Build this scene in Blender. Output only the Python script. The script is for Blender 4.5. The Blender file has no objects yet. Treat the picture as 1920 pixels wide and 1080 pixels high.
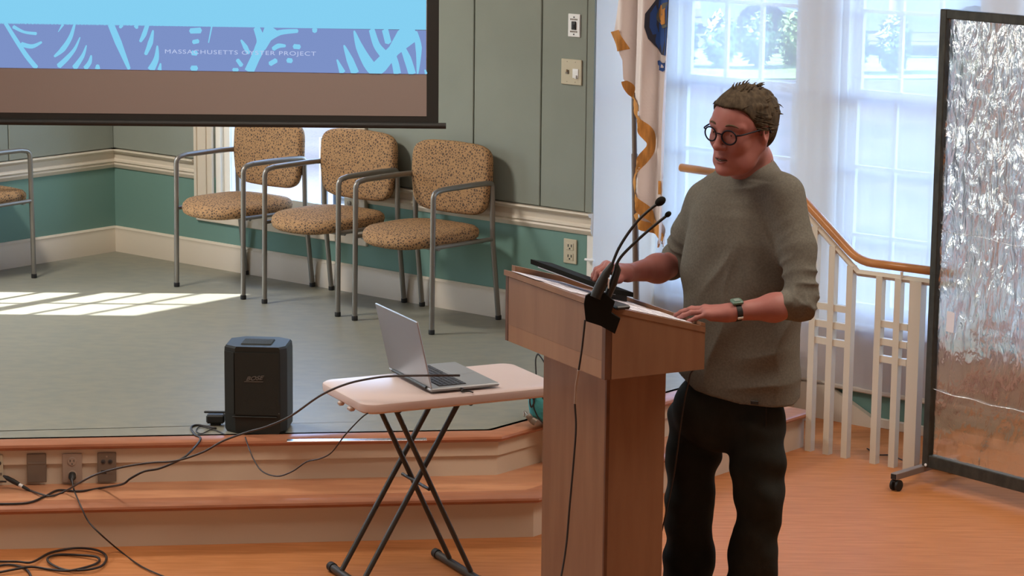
import bpy, bmesh, math, random
import numpy as np
from mathutils import Matrix, Vector
from mathutils import noise as mnoise
random.seed(7)
SC = bpy.context.scene
COL = SC.collection
R = math.radians

# ------------------------------------------------------------------ camera
F_PX, PITCH, ROLL, CAM_H = 4812.76, R(10.565), R(0.601), 2.68
_cp, _sp = math.cos(PITCH), math.sin(PITCH)
FW = np.array([0, _cp, -_sp]); _r0 = np.array([1., 0, 0]); _u0 = np.cross(_r0, FW)
RI = math.cos(ROLL)*_r0 + math.sin(ROLL)*_u0
UP = -math.sin(ROLL)*_r0 + math.cos(ROLL)*_u0
cam = bpy.data.objects.new('camera', bpy.data.cameras.new('camera')); COL.objects.link(cam)
cam.data.sensor_fit = 'HORIZONTAL'; cam.data.sensor_width = 36
cam.data.lens = 36*F_PX/1920
cam.data.clip_start = 0.05; cam.data.clip_end = 400
cam.matrix_world = Matrix(((RI[0], UP[0], -FW[0], 0), (RI[1], UP[1], -FW[1], 0), (RI[2], UP[2], -FW[2], CAM_H), (0, 0, 0, 1)))
SC.camera = cam

# ------------------------------------------------------------------ light
wd = bpy.data.worlds.new('world'); SC.world = wd; wd.use_nodes = True
nt = wd.node_tree; nt.nodes.clear()
sky = nt.nodes.new('ShaderNodeTexSky'); sky.sky_type = 'NISHITA'; sky.sun_disc = False
sky.sun_elevation = R(45); sky.sun_rotation = R(-90)
bg = nt.nodes.new('ShaderNodeBackground'); bg.inputs['Strength'].default_value = 1.8
wo = nt.nodes.new('ShaderNodeOutputWorld')
nt.links.new(sky.outputs[0], bg.inputs[0]); nt.links.new(bg.outputs[0], wo.inputs[0])

def lamp(name, kind, loc, direction, energy, color=(1, 1, 1), size=(1, 1), angle=None):
    l = bpy.data.lights.new(name, kind); l.energy = energy; l.color = color
    if kind == 'AREA': l.shape = 'RECTANGLE'; l.size, l.size_y = size
    if angle: l.angle = angle
    o = bpy.data.objects.new(name, l); COL.objects.link(o); o.location = loc
    o.rotation_euler = Vector(direction).to_track_quat('-Z', 'Y').to_euler()
    return o
SUN_DIR = (math.cos(R(45)), 0.0, -math.sin(R(45)))
lamp('sun', 'SUN', (-8, 10, 9), SUN_DIR, 27.0, (1.0, .97, .95), angle=R(.7))

# room axes: A along the right-hand wall, B pointing out through it; K the corner at stage level
YW = R(-39.85)
A = np.array([math.cos(YW), math.sin(YW)]); B = np.array([-A[1], A[0]])
K = np.array([-2.127, 13.571])
def W(a, b, z): q = K + a*A - b*B; return (q[0], q[1], z)
AV = (A[0], A[1], 0); BV = (-B[0], -B[1], 0)      # AV: +a, BV: +b

# added fill lights, left and behind the camera; windows assumed there, none built
lamp('added_fill_left', 'AREA', W(.15, 5.6, 1.9), (A[0], A[1], -.25), 75, (.93, .96, 1.0), (3.2, 1.9))
lamp('added_fill_rear', 'AREA', W(9.0, 11.7, 2.0), (B[0], B[1], -.15), 46, (1.0, .93, .85), (6, 1.8))
# added overhead lights, unseen; the stage one assumed from the chair shadows
lamp('assumed_overhead_stage', 'AREA', W(1.1, 2.5, 3.35), (.35, .30, -1), 125, (1.0, .94, .86), (.6, .6))
lamp('added_overhead_hall', 'AREA', W(4.6, 3.6, 3.35), (0, 0, -1), 48, (1.0, .88, .76), (1.4, 1.4))
lamp('added_overhead_window', 'AREA', W(6.8, 1.6, 3.35), (0, 0, -1), 62, (1.0, .88, .76), (1.2, 1.2))

vs = SC.view_settings
SC.display_settings.display_device = 'sRGB'
vs.view_transform = 'Standard'; vs.look = 'None'; vs.exposure = 0.0; vs.gamma = 1.0; vs.use_curve_mapping = False

# ------------------------------------------------------------------ helpers
def ray(x, y): return FW + RI*(x-960)/F_PX - UP*(y-540)/F_PX
def at(x, y, Y): d = ray(x, y); v = d*Y/d[1]; return np.array([v[0], v[1], v[2]+CAM_H])
def atz(x, y, z): d = ray(x, y); v = d*(z-CAM_H)/d[2]; return np.array([v[0], v[1], z])
def atwall(x, y, b=0.0):
    d = ray(x, y); q = K - b*B; t = (q@B)/(d[:2]@B); return np.array([t*d[0], t*d[1], CAM_H+t*d[2]])
def ab(p): d = np.array(p[:2])-K; return d@A, -(d@B)

MW = {}
def link(o, parent=None, world=None):
    COL.objects.link(o)
    if parent is not None:
        o.parent = parent
        MW[o.name] = MW[parent.name]
    else:
        MW[o.name] = world if world is not None else Matrix.Identity(4)
    return o
def tag(o, label=None, cat=None, group=None, kind=None):
    if label: o['label'] = label
    if cat: o['category'] = cat
    if group: o['group'] = group
    if kind: o['kind'] = kind
    return o
def thing(name, label, cat, loc=(0, 0, 0), rz=0.0, group=None, kind=None):
    o = bpy.data.objects.new(name, None); o.empty_display_size = .1
    m = Matrix.Translation(Vector([float(v) for v in loc])) @ Matrix.Rotation(rz, 4, 'Z')
    link(o, None, m); o.matrix_world = m
    return tag(o, label, cat, group, kind)

class MB:
    def __init__(s): s.v = []; s.f = []; s.mi = []
    def add(s, vs_, fs, m=0):
        n = len(s.v); s.v += [tuple(float(c) for c in p) for p in vs_]
        s.f += [tuple(i+n for i in f) for f in fs]; s.mi += [m]*len(fs); return s
    def box(s, c, size, ax=None, m=0, bev=0.0):
        """c centre, size full extents, ax three axis vectors; bev chamfers the edges"""
        X, Y, Z = [np.array(a, float) for a in (ax or ((1, 0, 0), (0, 1, 0), (0, 0, 1)))]
        c = np.array(c, float); h = np.array(size, float)/2
        if bev <= 0:
            V = [c + X*h[0]*i + Y*h[1]*j + Z*h[2]*k for k in (-1, 1) for j in (-1, 1) for i in (-1, 1)]
            return s.add(V, [(0, 2, 3, 1), (4, 5, 7, 6), (0, 1, 5, 4), (2, 6, 7, 3), (0, 4, 6, 2), (1, 3, 7, 5)], m)
        b = min(bev, min(h)*.98)
        V = []; idx = {}
        for i in (-1, 1):
            for j in (-1, 1):
                for k in (-1, 1):
                    for t in range(3):
                        q = [h[0]*i, h[1]*j, h[2]*k]
                        for u in range(3):
                            if u != t: q[u] -= b*(i, j, k)[u]
                        idx[(i, j, k, t)] = len(V); V.append(c + X*q[0] + Y*q[1] + Z*q[2])
        Fs = []
        for t in range(3):
            o1, o2 = (t+1) % 3, (t+2) % 3
            for sgn in (-1, 1):
                L = []
                for (p, q) in ((-1, -1), (1, -1), (1, 1), (-1, 1)):
                    e = [0, 0, 0]; e[t] = sgn; e[o1] = p; e[o2] = q; L.append(idx[(e[0], e[1], e[2], t)])
                Fs.append(tuple(L if sgn > 0 else L[::-1]))
        for t in range(3):
            o1, o2 = (t+1) % 3, (t+2) % 3
            for p in (-1, 1):
                for q in (-1, 1):
                    def I(w, tt):
                        e = [0, 0, 0]; e[t] = w; e[o1] = p; e[o2] = q; return idx[(e[0], e[1], e[2], tt)]
                    L = [I(-1, o1), I(1, o1), I(1, o2), I(-1, o2)]
                    Fs.append(tuple(L if p*q < 0 else L[::-1]))
        for i in (-1, 1):
            for j in (-1, 1):
                for k in (-1, 1):
                    L = [idx[(i, j, k, t)] for t in range(3)]
                    Fs.append(tuple(L if i*j*k > 0 else L[::-1]))
        return s.add(V, Fs, m)
    def tube(s, pts, r, n=10, cap=True, m=0, closed=False, flat=1.0):
        P = [np.array(p, float) for p in pts]; N = len(P)
        rr = list(r) if hasattr(r, '__len__') else [r]*N
        up = None; V = []; Fs = []
        for i in range(N):
            if closed: t = P[(i+1) % N]-P[i-1]
            else: t = P[min(i+1, N-1)]-P[max(i-1, 0)]
            t = t/(np.linalg.norm(t)+1e-12)
            if up is None:
                up = np.array([0, 0, 1.]) if abs(t[2]) < .9 else np.array([1., 0, 0])
            up = up - t*(up@t); up /= np.linalg.norm(up)+1e-12
            sd = np.cross(t, up)
            for k in range(n):
                a = 2*math.pi*k/n
                V.append(P[i] + rr[i]*(math.cos(a)*sd + flat*math.sin(a)*up))
        M = N if closed else N-1
        for i in range(M):
            for k in range(n):
                j = (i+1) % N
                Fs.append((i*n+k, i*n+(k+1) % n, j*n+(k+1) % n, j*n+k))
        if cap and not closed:
            Fs.append(tuple(range(n))[::-1]); Fs.append(tuple((N-1)*n+k for k in range(n)))
        return s.add(V, Fs, m)
    def prism(s, poly, z0, z1, m=0):
        """horizontal polygon (counter-clockwise seen from above) extruded in z"""
        n = len(poly); V = [(p[0], p[1], z0) for p in poly]+[(p[0], p[1], z1) for p in poly]
        return s.add(V, [tuple(range(n))[::-1], tuple(range(n, 2*n))]+[(i, (i+1) % n, n+(i+1) % n, n+i) for i in range(n)], m)
    def slab(s, poly3, off, m=0):
        """any planar polygon of 3-D points extruded by the vector off"""
        n = len(poly3); P = [np.array(p, float) for p in poly3]; o = np.array(off, float)
        return s.add(P+[p+o for p in P], [tuple(range(n))[::-1], tuple(range(n, 2*n))]+[(i, (i+1) % n, n+(i+1) % n, n+i) for i in range(n)], m)
    def lathe(s, prof, c, axis=(0, 0, 1), n=20, m=0):
        """prof [(r,h)] about axis through c"""
        t = np.array(axis, float); t /= np.linalg.norm(t)
        u = np.cross(t, (1, 0, 0) if abs(t[0]) < .9 else (0, 1, 0)); u /= np.linalg.norm(u); w = np.cross(t, u)
        V = []; c = np.array(c, float)
        for (r, h) in prof:
            for k in range(n):
                a = 2*math.pi*k/n; V.append(c+t*h+r*(math.cos(a)*u+math.sin(a)*w))
        Fs = [(i*n+k, i*n+(k+1) % n, (i+1)*n+(k+1) % n, (i+1)*n+k) for i in range(len(prof)-1) for k in range(n)]
        Fs.append(tuple(range(n))[::-1]); Fs.append(tuple((len(prof)-1)*n+k for k in range(n)))
        return s.add(V, Fs, m)
    def build(s, name, mat, parent=None, smooth=False, fixn=True, label=None):
        me = bpy.data.meshes.new(name)
        V = s.v
        if parent is not None:
            inv = MW[parent.name].inverted()
            a = np.array(V).reshape(-1, 3); Mi = np.array(inv); a = a@Mi[:3, :3].T+Mi[:3, 3]; V = a.tolist()
        me.from_pydata(V, [], s.f)
        mats = mat if isinstance(mat, (list, tuple)) else [mat]
        for q in mats: me.materials.append(q)
        if len(mats) > 1: me.polygons.foreach_set('material_index', s.mi)
        if fixn:
            bm = bmesh.new(); bm.from_mesh(me); bmesh.ops.recalc_face_normals(bm, faces=bm.faces); bm.to_mesh(me); bm.free()
        if smooth:
            me.polygons.foreach_set('use_smooth', [True]*len(me.polygons))
            if smooth != 'all': me.set_sharp_from_angle(angle=R(38))
        me.update()
        o = bpy.data.objects.new(name, me); link(o, parent)
        if label: o['label'] = label
        return o

def smoothpath(pts, n=6, closed=False):
    P = [np.array(p, float) for p in pts]; out = []; N = len(P)
    rng = range(N) if closed else range(N-1)
    for i in rng:
        if closed: p0, p1, p2, p3 = P[i-1], P[i], P[(i+1) % N], P[(i+2) % N]
        else: p0, p1, p2, p3 = P[max(i-1, 0)], P[i], P[i+1], P[min(i+2, N-1)]
        for k in range(n):
            t = k/n
            out.append(.5*((2*p1)+(-p0+p2)*t+(2*p0-5*p1+4*p2-p3)*t*t+(-p0+3*p1-3*p2+p3)*t**3))
    if not closed: out.append(P[-1])
    return out
def roundpath(pts, r, n=5):
    """polyline with its inner corners rounded"""
    P = [np.array(p, float) for p in pts]; out = [P[0]]
    for i in range(1, len(P)-1):
        a = P[i-1]-P[i]; b = P[i+1]-P[i]; la, lb = np.linalg.norm(a), np.linalg.norm(b)
        q = min(r, la*.45, lb*.45); p0 = P[i]+a/la*q; p1 = P[i]+b/lb*q
        for k in range(n+1):
            t = k/n; out.append((1-t)**2*p0+2*t*(1-t)*P[i]+t*t*p1)
    out.append(P[-1]); return out

def copy_tree(o, parent=None):
    c = o.copy(); COL.objects.link(c)
    if parent is not None: c.parent = parent
    for ch in list(o.children): copy_tree(ch, c)
    return c

# ------------------------------------------------------------------ materials
def mat(name, col, rough=.6, metal=0.0, spec=.5, noise=None, bump=None, coat=0.0, emit=None, estr=0.0, trans=0.0, ior=1.45):
    """noise: (scale, amount, stretch xyz, second colour or None)  bump: (scale, strength, stretch)"""
    m = bpy.data.materials.new(name); m.use_nodes = True; n = m.node_tree; p = n.nodes['Principled BSDF']
    p.inputs['Base Color'].default_value = (*col, 1); p.inputs['Roughness'].default_value = rough
    p.inputs['Metallic'].default_value = metal; p.inputs['Specular IOR Level'].default_value = spec
    p.inputs['Coat Weight'].default_value = coat; p.inputs['Transmission Weight'].default_value = trans; p.inputs['IOR'].default_value = ior
    if emit: p.inputs['Emission Color'].default_value = (*emit, 1); p.inputs['Emission Strength'].default_value = estr
    def tex(scale, stretch, detail=4):
        tc = n.nodes.new('ShaderNodeTexCoord'); mp = n.nodes.new('ShaderNodeMapping'); t = n.nodes.new('ShaderNodeTexNoise')
        mp.inputs['Scale'].default_value = stretch; t.inputs['Scale'].default_value = scale; t.inputs['Detail'].default_value = detail
        n.links.new(tc.outputs['Object'], mp.inputs[0]); n.links.new(mp.outputs[0], t.inputs['Vector']); return t
    if noise:
        sc, amt, st = noise[:3]; c2 = noise[3] if len(noise) > 3 else tuple(c*(1-amt) for c in col)
        t = tex(sc, st); rp = n.nodes.new('ShaderNodeValToRGB')
        rp.color_ramp.elements[0].position = .35; rp.color_ramp.elements[1].position = .65
        rp.color_ramp.elements[0].color = (*c2, 1); rp.color_ramp.elements[1].color = (*col, 1)
        n.links.new(t.outputs[0], rp.inputs[0]); n.links.new(rp.outputs[0], p.inputs['Base Color'])
    if bump:
        t = tex(bump[0], bump[2] if len(bump) > 2 else (1, 1, 1)); b = n.nodes.new('ShaderNodeBump')
        b.inputs['Strength'].default_value = bump[1]; b.inputs['Distance'].default_value = .01
        n.links.new(t.outputs[0], b.inputs['Height']); n.links.new(b.outputs[0], p.inputs['Normal'])
    return m
def emis(name, col, s=1.0):
    m = bpy.data.materials.new(name); m.use_nodes = True; n = m.node_tree; n.nodes.clear()
    e = n.nodes.new('ShaderNodeEmission'); e.inputs[0].default_value = (*col, 1); e.inputs[1].default_value = s
    o = n.nodes.new('ShaderNodeOutputMaterial'); n.links.new(e.outputs[0], o.inputs[0]); return m

M = {}
M['panel'] = mat('wall_panel_fabric', (.255, .275, .235), .95, spec=.1, noise=(3, .06, (1, 1, 1)), bump=(260, .08))
M['teal'] = mat('teal_paint', (.15, .262, .222), .6, spec=.3)
M['white_wall'] = mat('white_wall_paint', (.80, .77, .70), .7, spec=.2)
M['trim'] = mat('cream_trim_paint', (.62, .54, .43), .45)
M['ceil'] = mat('ceiling_paint', (.7, .68, .64), .9)
M['hall_wall'] = mat('hall_wall_paint', (.5, .42, .34), .8)
M['vinyl'] = mat('mottled_vinyl', (.255, .238, .178), .42, spec=.45, noise=(13, .2, (1, 1.6, 1), (.215, .212, .166)))
M['maple'] = mat('maple_floor', (.55, .215, .076), .52, spec=.22, noise=(5, .2, (1, 9, 1), (.46, .17, .052)))
M['maple_step'] = mat('maple_step', (.56, .26, .13), .35, noise=(5, .2, (1, 6, 8), (.47, .20, .10)), coat=.1)
M['maple_nose'] = mat('maple_nosing', (.42, .17, .09), .3, noise=(6, .2, (1, 6, 8), (.36, .14, .07)), coat=.2)
M['riser'] = mat('riser_paint', (.64, .53, .40), .5)
M['white_metal'] = mat('white_rail_metal', (.60, .54, .44), .4)
M['rail_wood'] = mat('handrail_wood', (.52, .22, .07), .28, coat=.4, noise=(9, .2, (1, 1, 1)))
M['chair_metal'] = mat('chair_tube_metal', (.24, .225, .20), .38, metal=.65)
M['rubber'] = mat('black_rubber', (.012, .012, .012), .6)
M['blackp'] = mat('black_plastic', (.018, .018, .016), .45)
M['black_cloth'] = mat('black_cloth', (.012, .012, .010), .85, spec=.15)
M['beige_plate'] = mat('beige_plastic', (.52, .46, .33), .4)
M['grey_plate'] = mat('steel_plate', (.20, .165, .13), .4, metal=.4)
M['pink_plate'] = mat('tan_plate', (.36, .27, .21), .4)
M['white_plate'] = mat('white_plastic', (.8, .8, .78), .35)
M['dark'] = mat('dark_slot', (.02, .02, .02), .6)
M['podium_wood'] = mat('birch_veneer', (.29, .158, .090), .42, noise=(2.6, .3, (7, 7, 1.0), (.24, .124, .070)), coat=.05)
M['podium_wood_light'] = mat('birch_veneer_light', (.34, .185, .10), .42, noise=(2.6, .3, (7, 7, 1.0), (.30, .155, .085)), coat=.05)
M['shaded_wall'] = mat('white_wall_shaded', (.50, .36, .27), .7)  # white wall under the alcove sill, its dim warm light put into the colour
M['podium_edge'] = mat('birch_edge_grain', (.15, .065, .035), .5, noise=(30, .3, (1, 1, .3)))
M['paper'] = mat('paper', (.75, .74, .80), .8)
M['ink'] = mat('printed_ink', (.16, .15, .22), .8)
M['table_top'] = mat('table_plastic', (.66, .52, .47), .36, spec=.5)
M['table_side'] = mat('table_edge_plastic', (.50, .36, .28), .45)
M['leg_metal'] = mat('dark_powder_coat', (.055, .052, .045), .45, metal=.3)
M['silver'] = mat('laptop_silver', (.36, .37, .38), .36, metal=.45)
M['key'] = mat('laptop_keys', (.05, .05, .055), .5)
M['cable'] = mat('black_cable', (.02, .014, .012), .5)
M['cable_grey'] = mat('grey_cable', (.05, .042, .04), .5)
M['grille'] = mat('speaker_grille', (.013, .0145, .010), .7, bump=(900, .3))
M['spk'] = mat('speaker_body', (.012, .0135, .010), .55)
M['logo'] = mat('speaker_logo', (.16, .16, .15), .4, metal=.5)
M['bag'] = mat('teal_bag_fabric', (.045, .26, .27), .8, bump=(60, .3))
M['skin'] = mat('skin', (.385, .165, .14), .5, spec=.3, noise=(16, .2, (1, 1, 1), (.34, .13, .11)))
M['lips'] = mat('lips', (.25, .07, .065), .45)
M['hair'] = mat('hair_brown_grey', (.085, .062, .038), .8, spec=.15, noise=(90, .4, (1, 1, .25), (.045, .033, .021)))
M['hair_grey'] = mat('hair_grey_temple', (.12, .09, .056), .8, spec=.15, noise=(90, .3, (1, 1, .3), (.08, .06, .038)))
M['eye'] = mat('eye_white', (.5, .45, .42), .25)
M['iris'] = mat('iris', (.05, .04, .03), .2)
M['frame_blk'] = mat('glasses_acetate', (.006, .006, .012), .5, spec=.2)
M['lens'] = mat('glasses_lens', (1, 1, 1), .02, trans=1.0, ior=1.01)
M['jeans'] = mat('charcoal_denim', (.026, .028, .024), .85, spec=.15, noise=(9, .3, (1, 1, .5), (.016, .018, .015)), bump=(300, .15))
M['stitch'] = mat('seam_thread', (.015, .013, .010), .8)
M['shoe'] = mat('shoe_leather', (.03, .025, .02), .5)
M['watch_green'] = mat('watch_case', (.10, .17, .13), .35)
M['watch_face'] = mat('watch_display', (.22, .26, .23), .3)
M['flag_white'] = mat('flag_white', (.78, .70, .67), .75, spec=.2)
M['gold'] = mat('gold_fringe', (.62, .27, .055), .6, noise=(60, .35, (1, 1, .2)))
M['flag_blue'] = mat('flag_blue', (.02, .07, .26), .7)
M['pole'] = mat('flag_pole_wood', (.12, .075, .05), .35)
M['screen_fabric'] = mat('projection_fabric', (.265, .215, .195), .85)
M['screen_black'] = mat('screen_border', (.018, .018, .016), .6)
M['div_frame'] = mat('divider_frame', (.016, .017, .012), .5, noise=(40, .5, (1, 1, .5), (.035, .033, .025)))
M['foot_metal'] = mat('grey_foot_metal', (.26, .21, .18), .4, metal=.3)
M['outside_ground'] = mat('sunlit_pavement', (.10, .095, .10), .9, noise=(.35, .2, (1, 1, 1), (.035, .032, .035)))
M['lawn'] = mat('mulch_bed', (.045, .036, .038), .95, noise=(1.5, .3, (1, 1, 1), (.02, .017, .018)))
M['grass'] = mat('lawn_grass', (.13, .20, .06), .95, noise=(3, .3, (1, 1, 1)))
M['leaf'] = mat('shrub_leaf', (.17, .27, .09), .6, noise=(5, .4, (1, 1, 1)))
M['bark'] = mat('tree_bark', (.16, .13, .11), .9, noise=(10, .3, (1, 1, .2)))
M['siding'] = mat('white_siding', (.7, .7, .7), .8)
M['brick_red'] = mat('red_wall', (.42, .16, .11), .8)
M['ac'] = mat('outdoor_unit_grey', (.20, .26, .34), .6)
M['car_white'] = mat('car_paint_white', (.75, .76, .78), .3, coat=.5)
M['car_grey'] = mat('car_paint_grey', (.22, .24, .27), .3, coat=.5)
M['glass_dark'] = mat('tinted_glass', (.03, .04, .05), .1)
M['strip'] = mat('highlight_strip_metal', (.75, .78, .85), .22, metal=1.0)  # for the added highlight strip on the stage edge

# patterned chair fabric
def chair_fabric():
    m = mat('patterned_chair_fabric', (.36, .22, .11), .8, spec=.2); n = m.node_tree; p = n.nodes['Principled BSDF']
    tc = n.nodes.new('ShaderNodeTexCoord'); v = n.nodes.new('ShaderNodeTexVoronoi'); v.feature = 'DISTANCE_TO_EDGE'; v.inputs['Scale'].default_value = 78
    ns = n.nodes.new('ShaderNodeTexNoise'); ns.inputs['Scale'].default_value = 60
    ad = n.nodes.new('ShaderNodeVectorMath'); ad.operation = 'MULTIPLY_ADD'; ad.inputs[1].default_value = (.012, .012, .012)
    n.links.new(tc.outputs['Object'], ns.inputs['Vector']); n.links.new(ns.outputs['Color'], ad.inputs[0]); n.links.new(tc.outputs['Object'], ad.inputs[2])
    n.links.new(ad.outputs[0], v.inputs['Vector'])
    r = n.nodes.new('ShaderNodeValToRGB'); r.color_ramp.elements[0].position = .10; r.color_ramp.elements[1].position = .26
    r.color_ramp.elements[0].color = (.36, .21, .10, 1); r.color_ramp.elements[1].color = (.10, .065, .045, 1)
    n.links.new(v.outputs['Distance'], r.inputs[0]); n.links.new(r.outputs[0], p.inputs['Base Color']); return m
M['chair_fabric'] = chair_fabric()
# knitted shirt: heathered
M['shirt'] = mat('heather_grey_jersey', (.165, .155, .128), .9, spec=.1, noise=(150, .2, (1, 1, 1), (.132, .124, .103)), bump=(500, .12))
M['undershirt'] = mat('white_undershirt', (.33, .30, .27), .9)

def sheer():
    m = bpy.data.materials.new('sheer_curtain'); m.use_nodes = True; n = m.node_tree; n.nodes.clear()
    o = n.nodes.new('ShaderNodeOutputMaterial'); t = n.nodes.new('ShaderNodeBsdfTransparent'); t.inputs[0].default_value = (.92, .96, 1, 1)
    tl = n.nodes.new('ShaderNodeBsdfTranslucent'); tl.inputs[0].default_value = (.88, .92, 1.0, 1)
    df = n.nodes.new('ShaderNodeBsdfDiffuse'); df.inputs[0].default_value = (.84, .87, .95, 1)
    m1 = n.nodes.new('ShaderNodeMixShader'); m1.inputs[0].default_value = .3
    m2 = n.nodes.new('ShaderNodeMixShader'); m2.inputs[0].default_value = .50
    n.links.new(tl.outputs[0], m1.inputs[1]); n.links.new(df.outputs[0], m1.inputs[2])
    n.links.new(t.outputs[0], m2.inputs[1]); n.links.new(m1.outputs[0], m2.inputs[2]); n.links.new(m2.outputs[0], o.inputs[0]); return m
M['sheer'] = sheer()
def window_glass():
    m = bpy.data.materials.new('window_glass'); m.use_nodes = True; n = m.node_tree; n.nodes.clear()
    o = n.nodes.new('ShaderNodeOutputMaterial'); t = n.nodes.new('ShaderNodeBsdfTransparent'); t.inputs[0].default_value = (.94, .97, 1, 1)
    g = n.nodes.new('ShaderNodeBsdfGlossy'); g.inputs['Roughness'].default_value = .03
    mx = n.nodes.new('ShaderNodeMixShader'); mx.inputs[0].default_value = .05
    n.links.new(t.outputs[0], mx.inputs[1]); n.links.new(g.outputs[0], mx.inputs[2]); n.links.new(mx.outputs[0], o.inputs[0]); return m
M['glass'] = window_glass()
def film():
    """crinkled clear plastic sheet: bends what is behind it and glints"""
    m = bpy.data.materials.new('crinkled_clear_film'); m.use_nodes = True; n = m.node_tree; n.nodes.clear()
    o = n.nodes.new('ShaderNodeOutputMaterial')
    tc = n.nodes.new('ShaderNodeTexCoord'); mp = n.nodes.new('ShaderNodeMapping'); mp.inputs['Scale'].default_value = (1, 1, .35)
    ns = n.nodes.new('ShaderNodeTexNoise'); ns.inputs['Scale'].default_value = 26; ns.inputs['Detail'].default_value = 3; ns.inputs['Distortion'].default_value = .8
    ns2 = n.nodes.new('ShaderNodeTexNoise'); ns2.inputs['Scale'].default_value = 5
    n.links.new(tc.outputs['Object'], mp.inputs[0]); n.links.new(mp.outputs[0], ns.inputs['Vector']); n.links.new(tc.outputs['Object'], ns2.inputs['Vector'])
    ad = n.nodes.new('ShaderNodeMath'); ad.operation = 'MULTIPLY_ADD'; ad.inputs[1].default_value = 2.0
    n.links.new(ns2.outputs[0], ad.inputs[0]); n.links.new(ns.outputs[0], ad.inputs[2])
    b = n.nodes.new('ShaderNodeBump'); b.inputs['Strength'].default_value = .9; sp_ = n.nodes.new('ShaderNodeSeparateXYZ'); mr = n.nodes.new('ShaderNodeMapRange'); mr.inputs[1].default_value = .55; mr.inputs[2].default_value = 1.25; mr.inputs[3].default_value = .12; mr.inputs[4].default_value = 1.0; n.links.new(tc.outputs['Object'], sp_.inputs[0]); n.links.new(sp_.outputs['Z'], mr.inputs[0]); n.links.new(mr.outputs[0], b.inputs['Strength']); b.inputs['Distance'].default_value = .03
    n.links.new(ad.outputs[0], b.inputs['Height'])
    g = n.nodes.new('ShaderNodeBsdfGlass'); g.inputs['IOR'].default_value = 1.22; g.inputs['Roughness'].default_value = .02
    gl = n.nodes.new('ShaderNodeBsdfGlossy'); gl.inputs['Roughness'].default_value = .06; gl.inputs[0].default_value = (.95, .93, .88, 1)
    t = n.nodes.new('ShaderNodeBsdfTransparent'); t.inputs[0].default_value = (.96, .96, .93, 1)
    for q in (g, gl): n.links.new(b.outputs[0], q.inputs['Normal'])
    m1 = n.nodes.new('ShaderNodeMixShader'); m1.inputs[0].default_value = .6
    m2 = n.nodes.new('ShaderNodeMixShader'); m2.inputs[0].default_value = .42
    n.links.new(t.outputs[0], m1.inputs[1]); n.links.new(g.outputs[0], m1.inputs[2])
    n.links.new(m1.outputs[0], m2.inputs[1]); n.links.new(gl.outputs[0], m2.inputs[2]); n.links.new(m2.outputs[0], o.inputs[0]); return m
M['film'] = film()
# ================================================================== the setting
def struct(name, mb, m, smooth=False, parent=None):
    o = mb.build(name, m, parent, smooth)
    if parent is None: o['kind'] = 'structure'
    return o
def wbox(mb, a0, a1, b0, b1, z0, z1, m=0, bev=0):
    c = W((a0+a1)/2, (b0+b1)/2, (z0+z1)/2)
    return mb.box(c, (abs(a1-a0), abs(b1-b0), abs(z1-z0)), (AV, BV, (0, 0, 1)), m, bev)
def wpoly(ps): return [W(a, b, 0)[:2] for a, b in ps]
H = .33          # stage height
RISE = .165
CEIL = 3.4
ALC = -.52       # window wall of the alcove
# hall floor
mb = MB(); mb.prism(wpoly([(-.1, 12.2), (13.2, 12.2), (13.2, -.9), (-.1, -.9)]), -.1, 0)
struct('floor', mb, M['maple'])
# stage platform (vinyl top set into a wooden nosing) and the step below it
def offs(poly, d):
    """inset an open chain of corners towards the room corner (0,0)"""
    out = []
    n = len(poly)
    for i in range(n):
        p = np.array(poly[i]); dirs = []
        if i > 0: t = p-np.array(poly[i-1]); dirs.append(t/np.linalg.norm(t))
        if i < n-1: t = np.array(poly[i+1])-p; dirs.append(t/np.linalg.norm(t))
        ns_ = [np.array([-t[1], t[0]]) for t in dirs]
        if len(ns_) == 1: v = ns_[0]
        else: v = ns_[0]+ns_[1]; v = v/(v@ns_[0])
        out.append(tuple(p+d*v))
    return out
# chain of the top nosing in (a,b): from the far left, along the front, round the corner, to the window wall
S_TOP = [(.02, 6.18), (4.185, 1.755), (4.185, 1.50), (4.30, 1.50), (4.30, .35)]
S_LOW = [(.02, 6.62), (4.475, 1.88), (4.455, .02)]
def chain_poly(ch): return [(.02, .02)] + list(ch) + [(.02 if False else ch[-1][0], ch[-1][1])]
def stage_poly(ch):
    # closes the chain along the alcove and the two walls
    return list(ch) + [(3.26, .35), (3.26, .005), (.005, .005), (.005, ch[0][1])]
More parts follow.
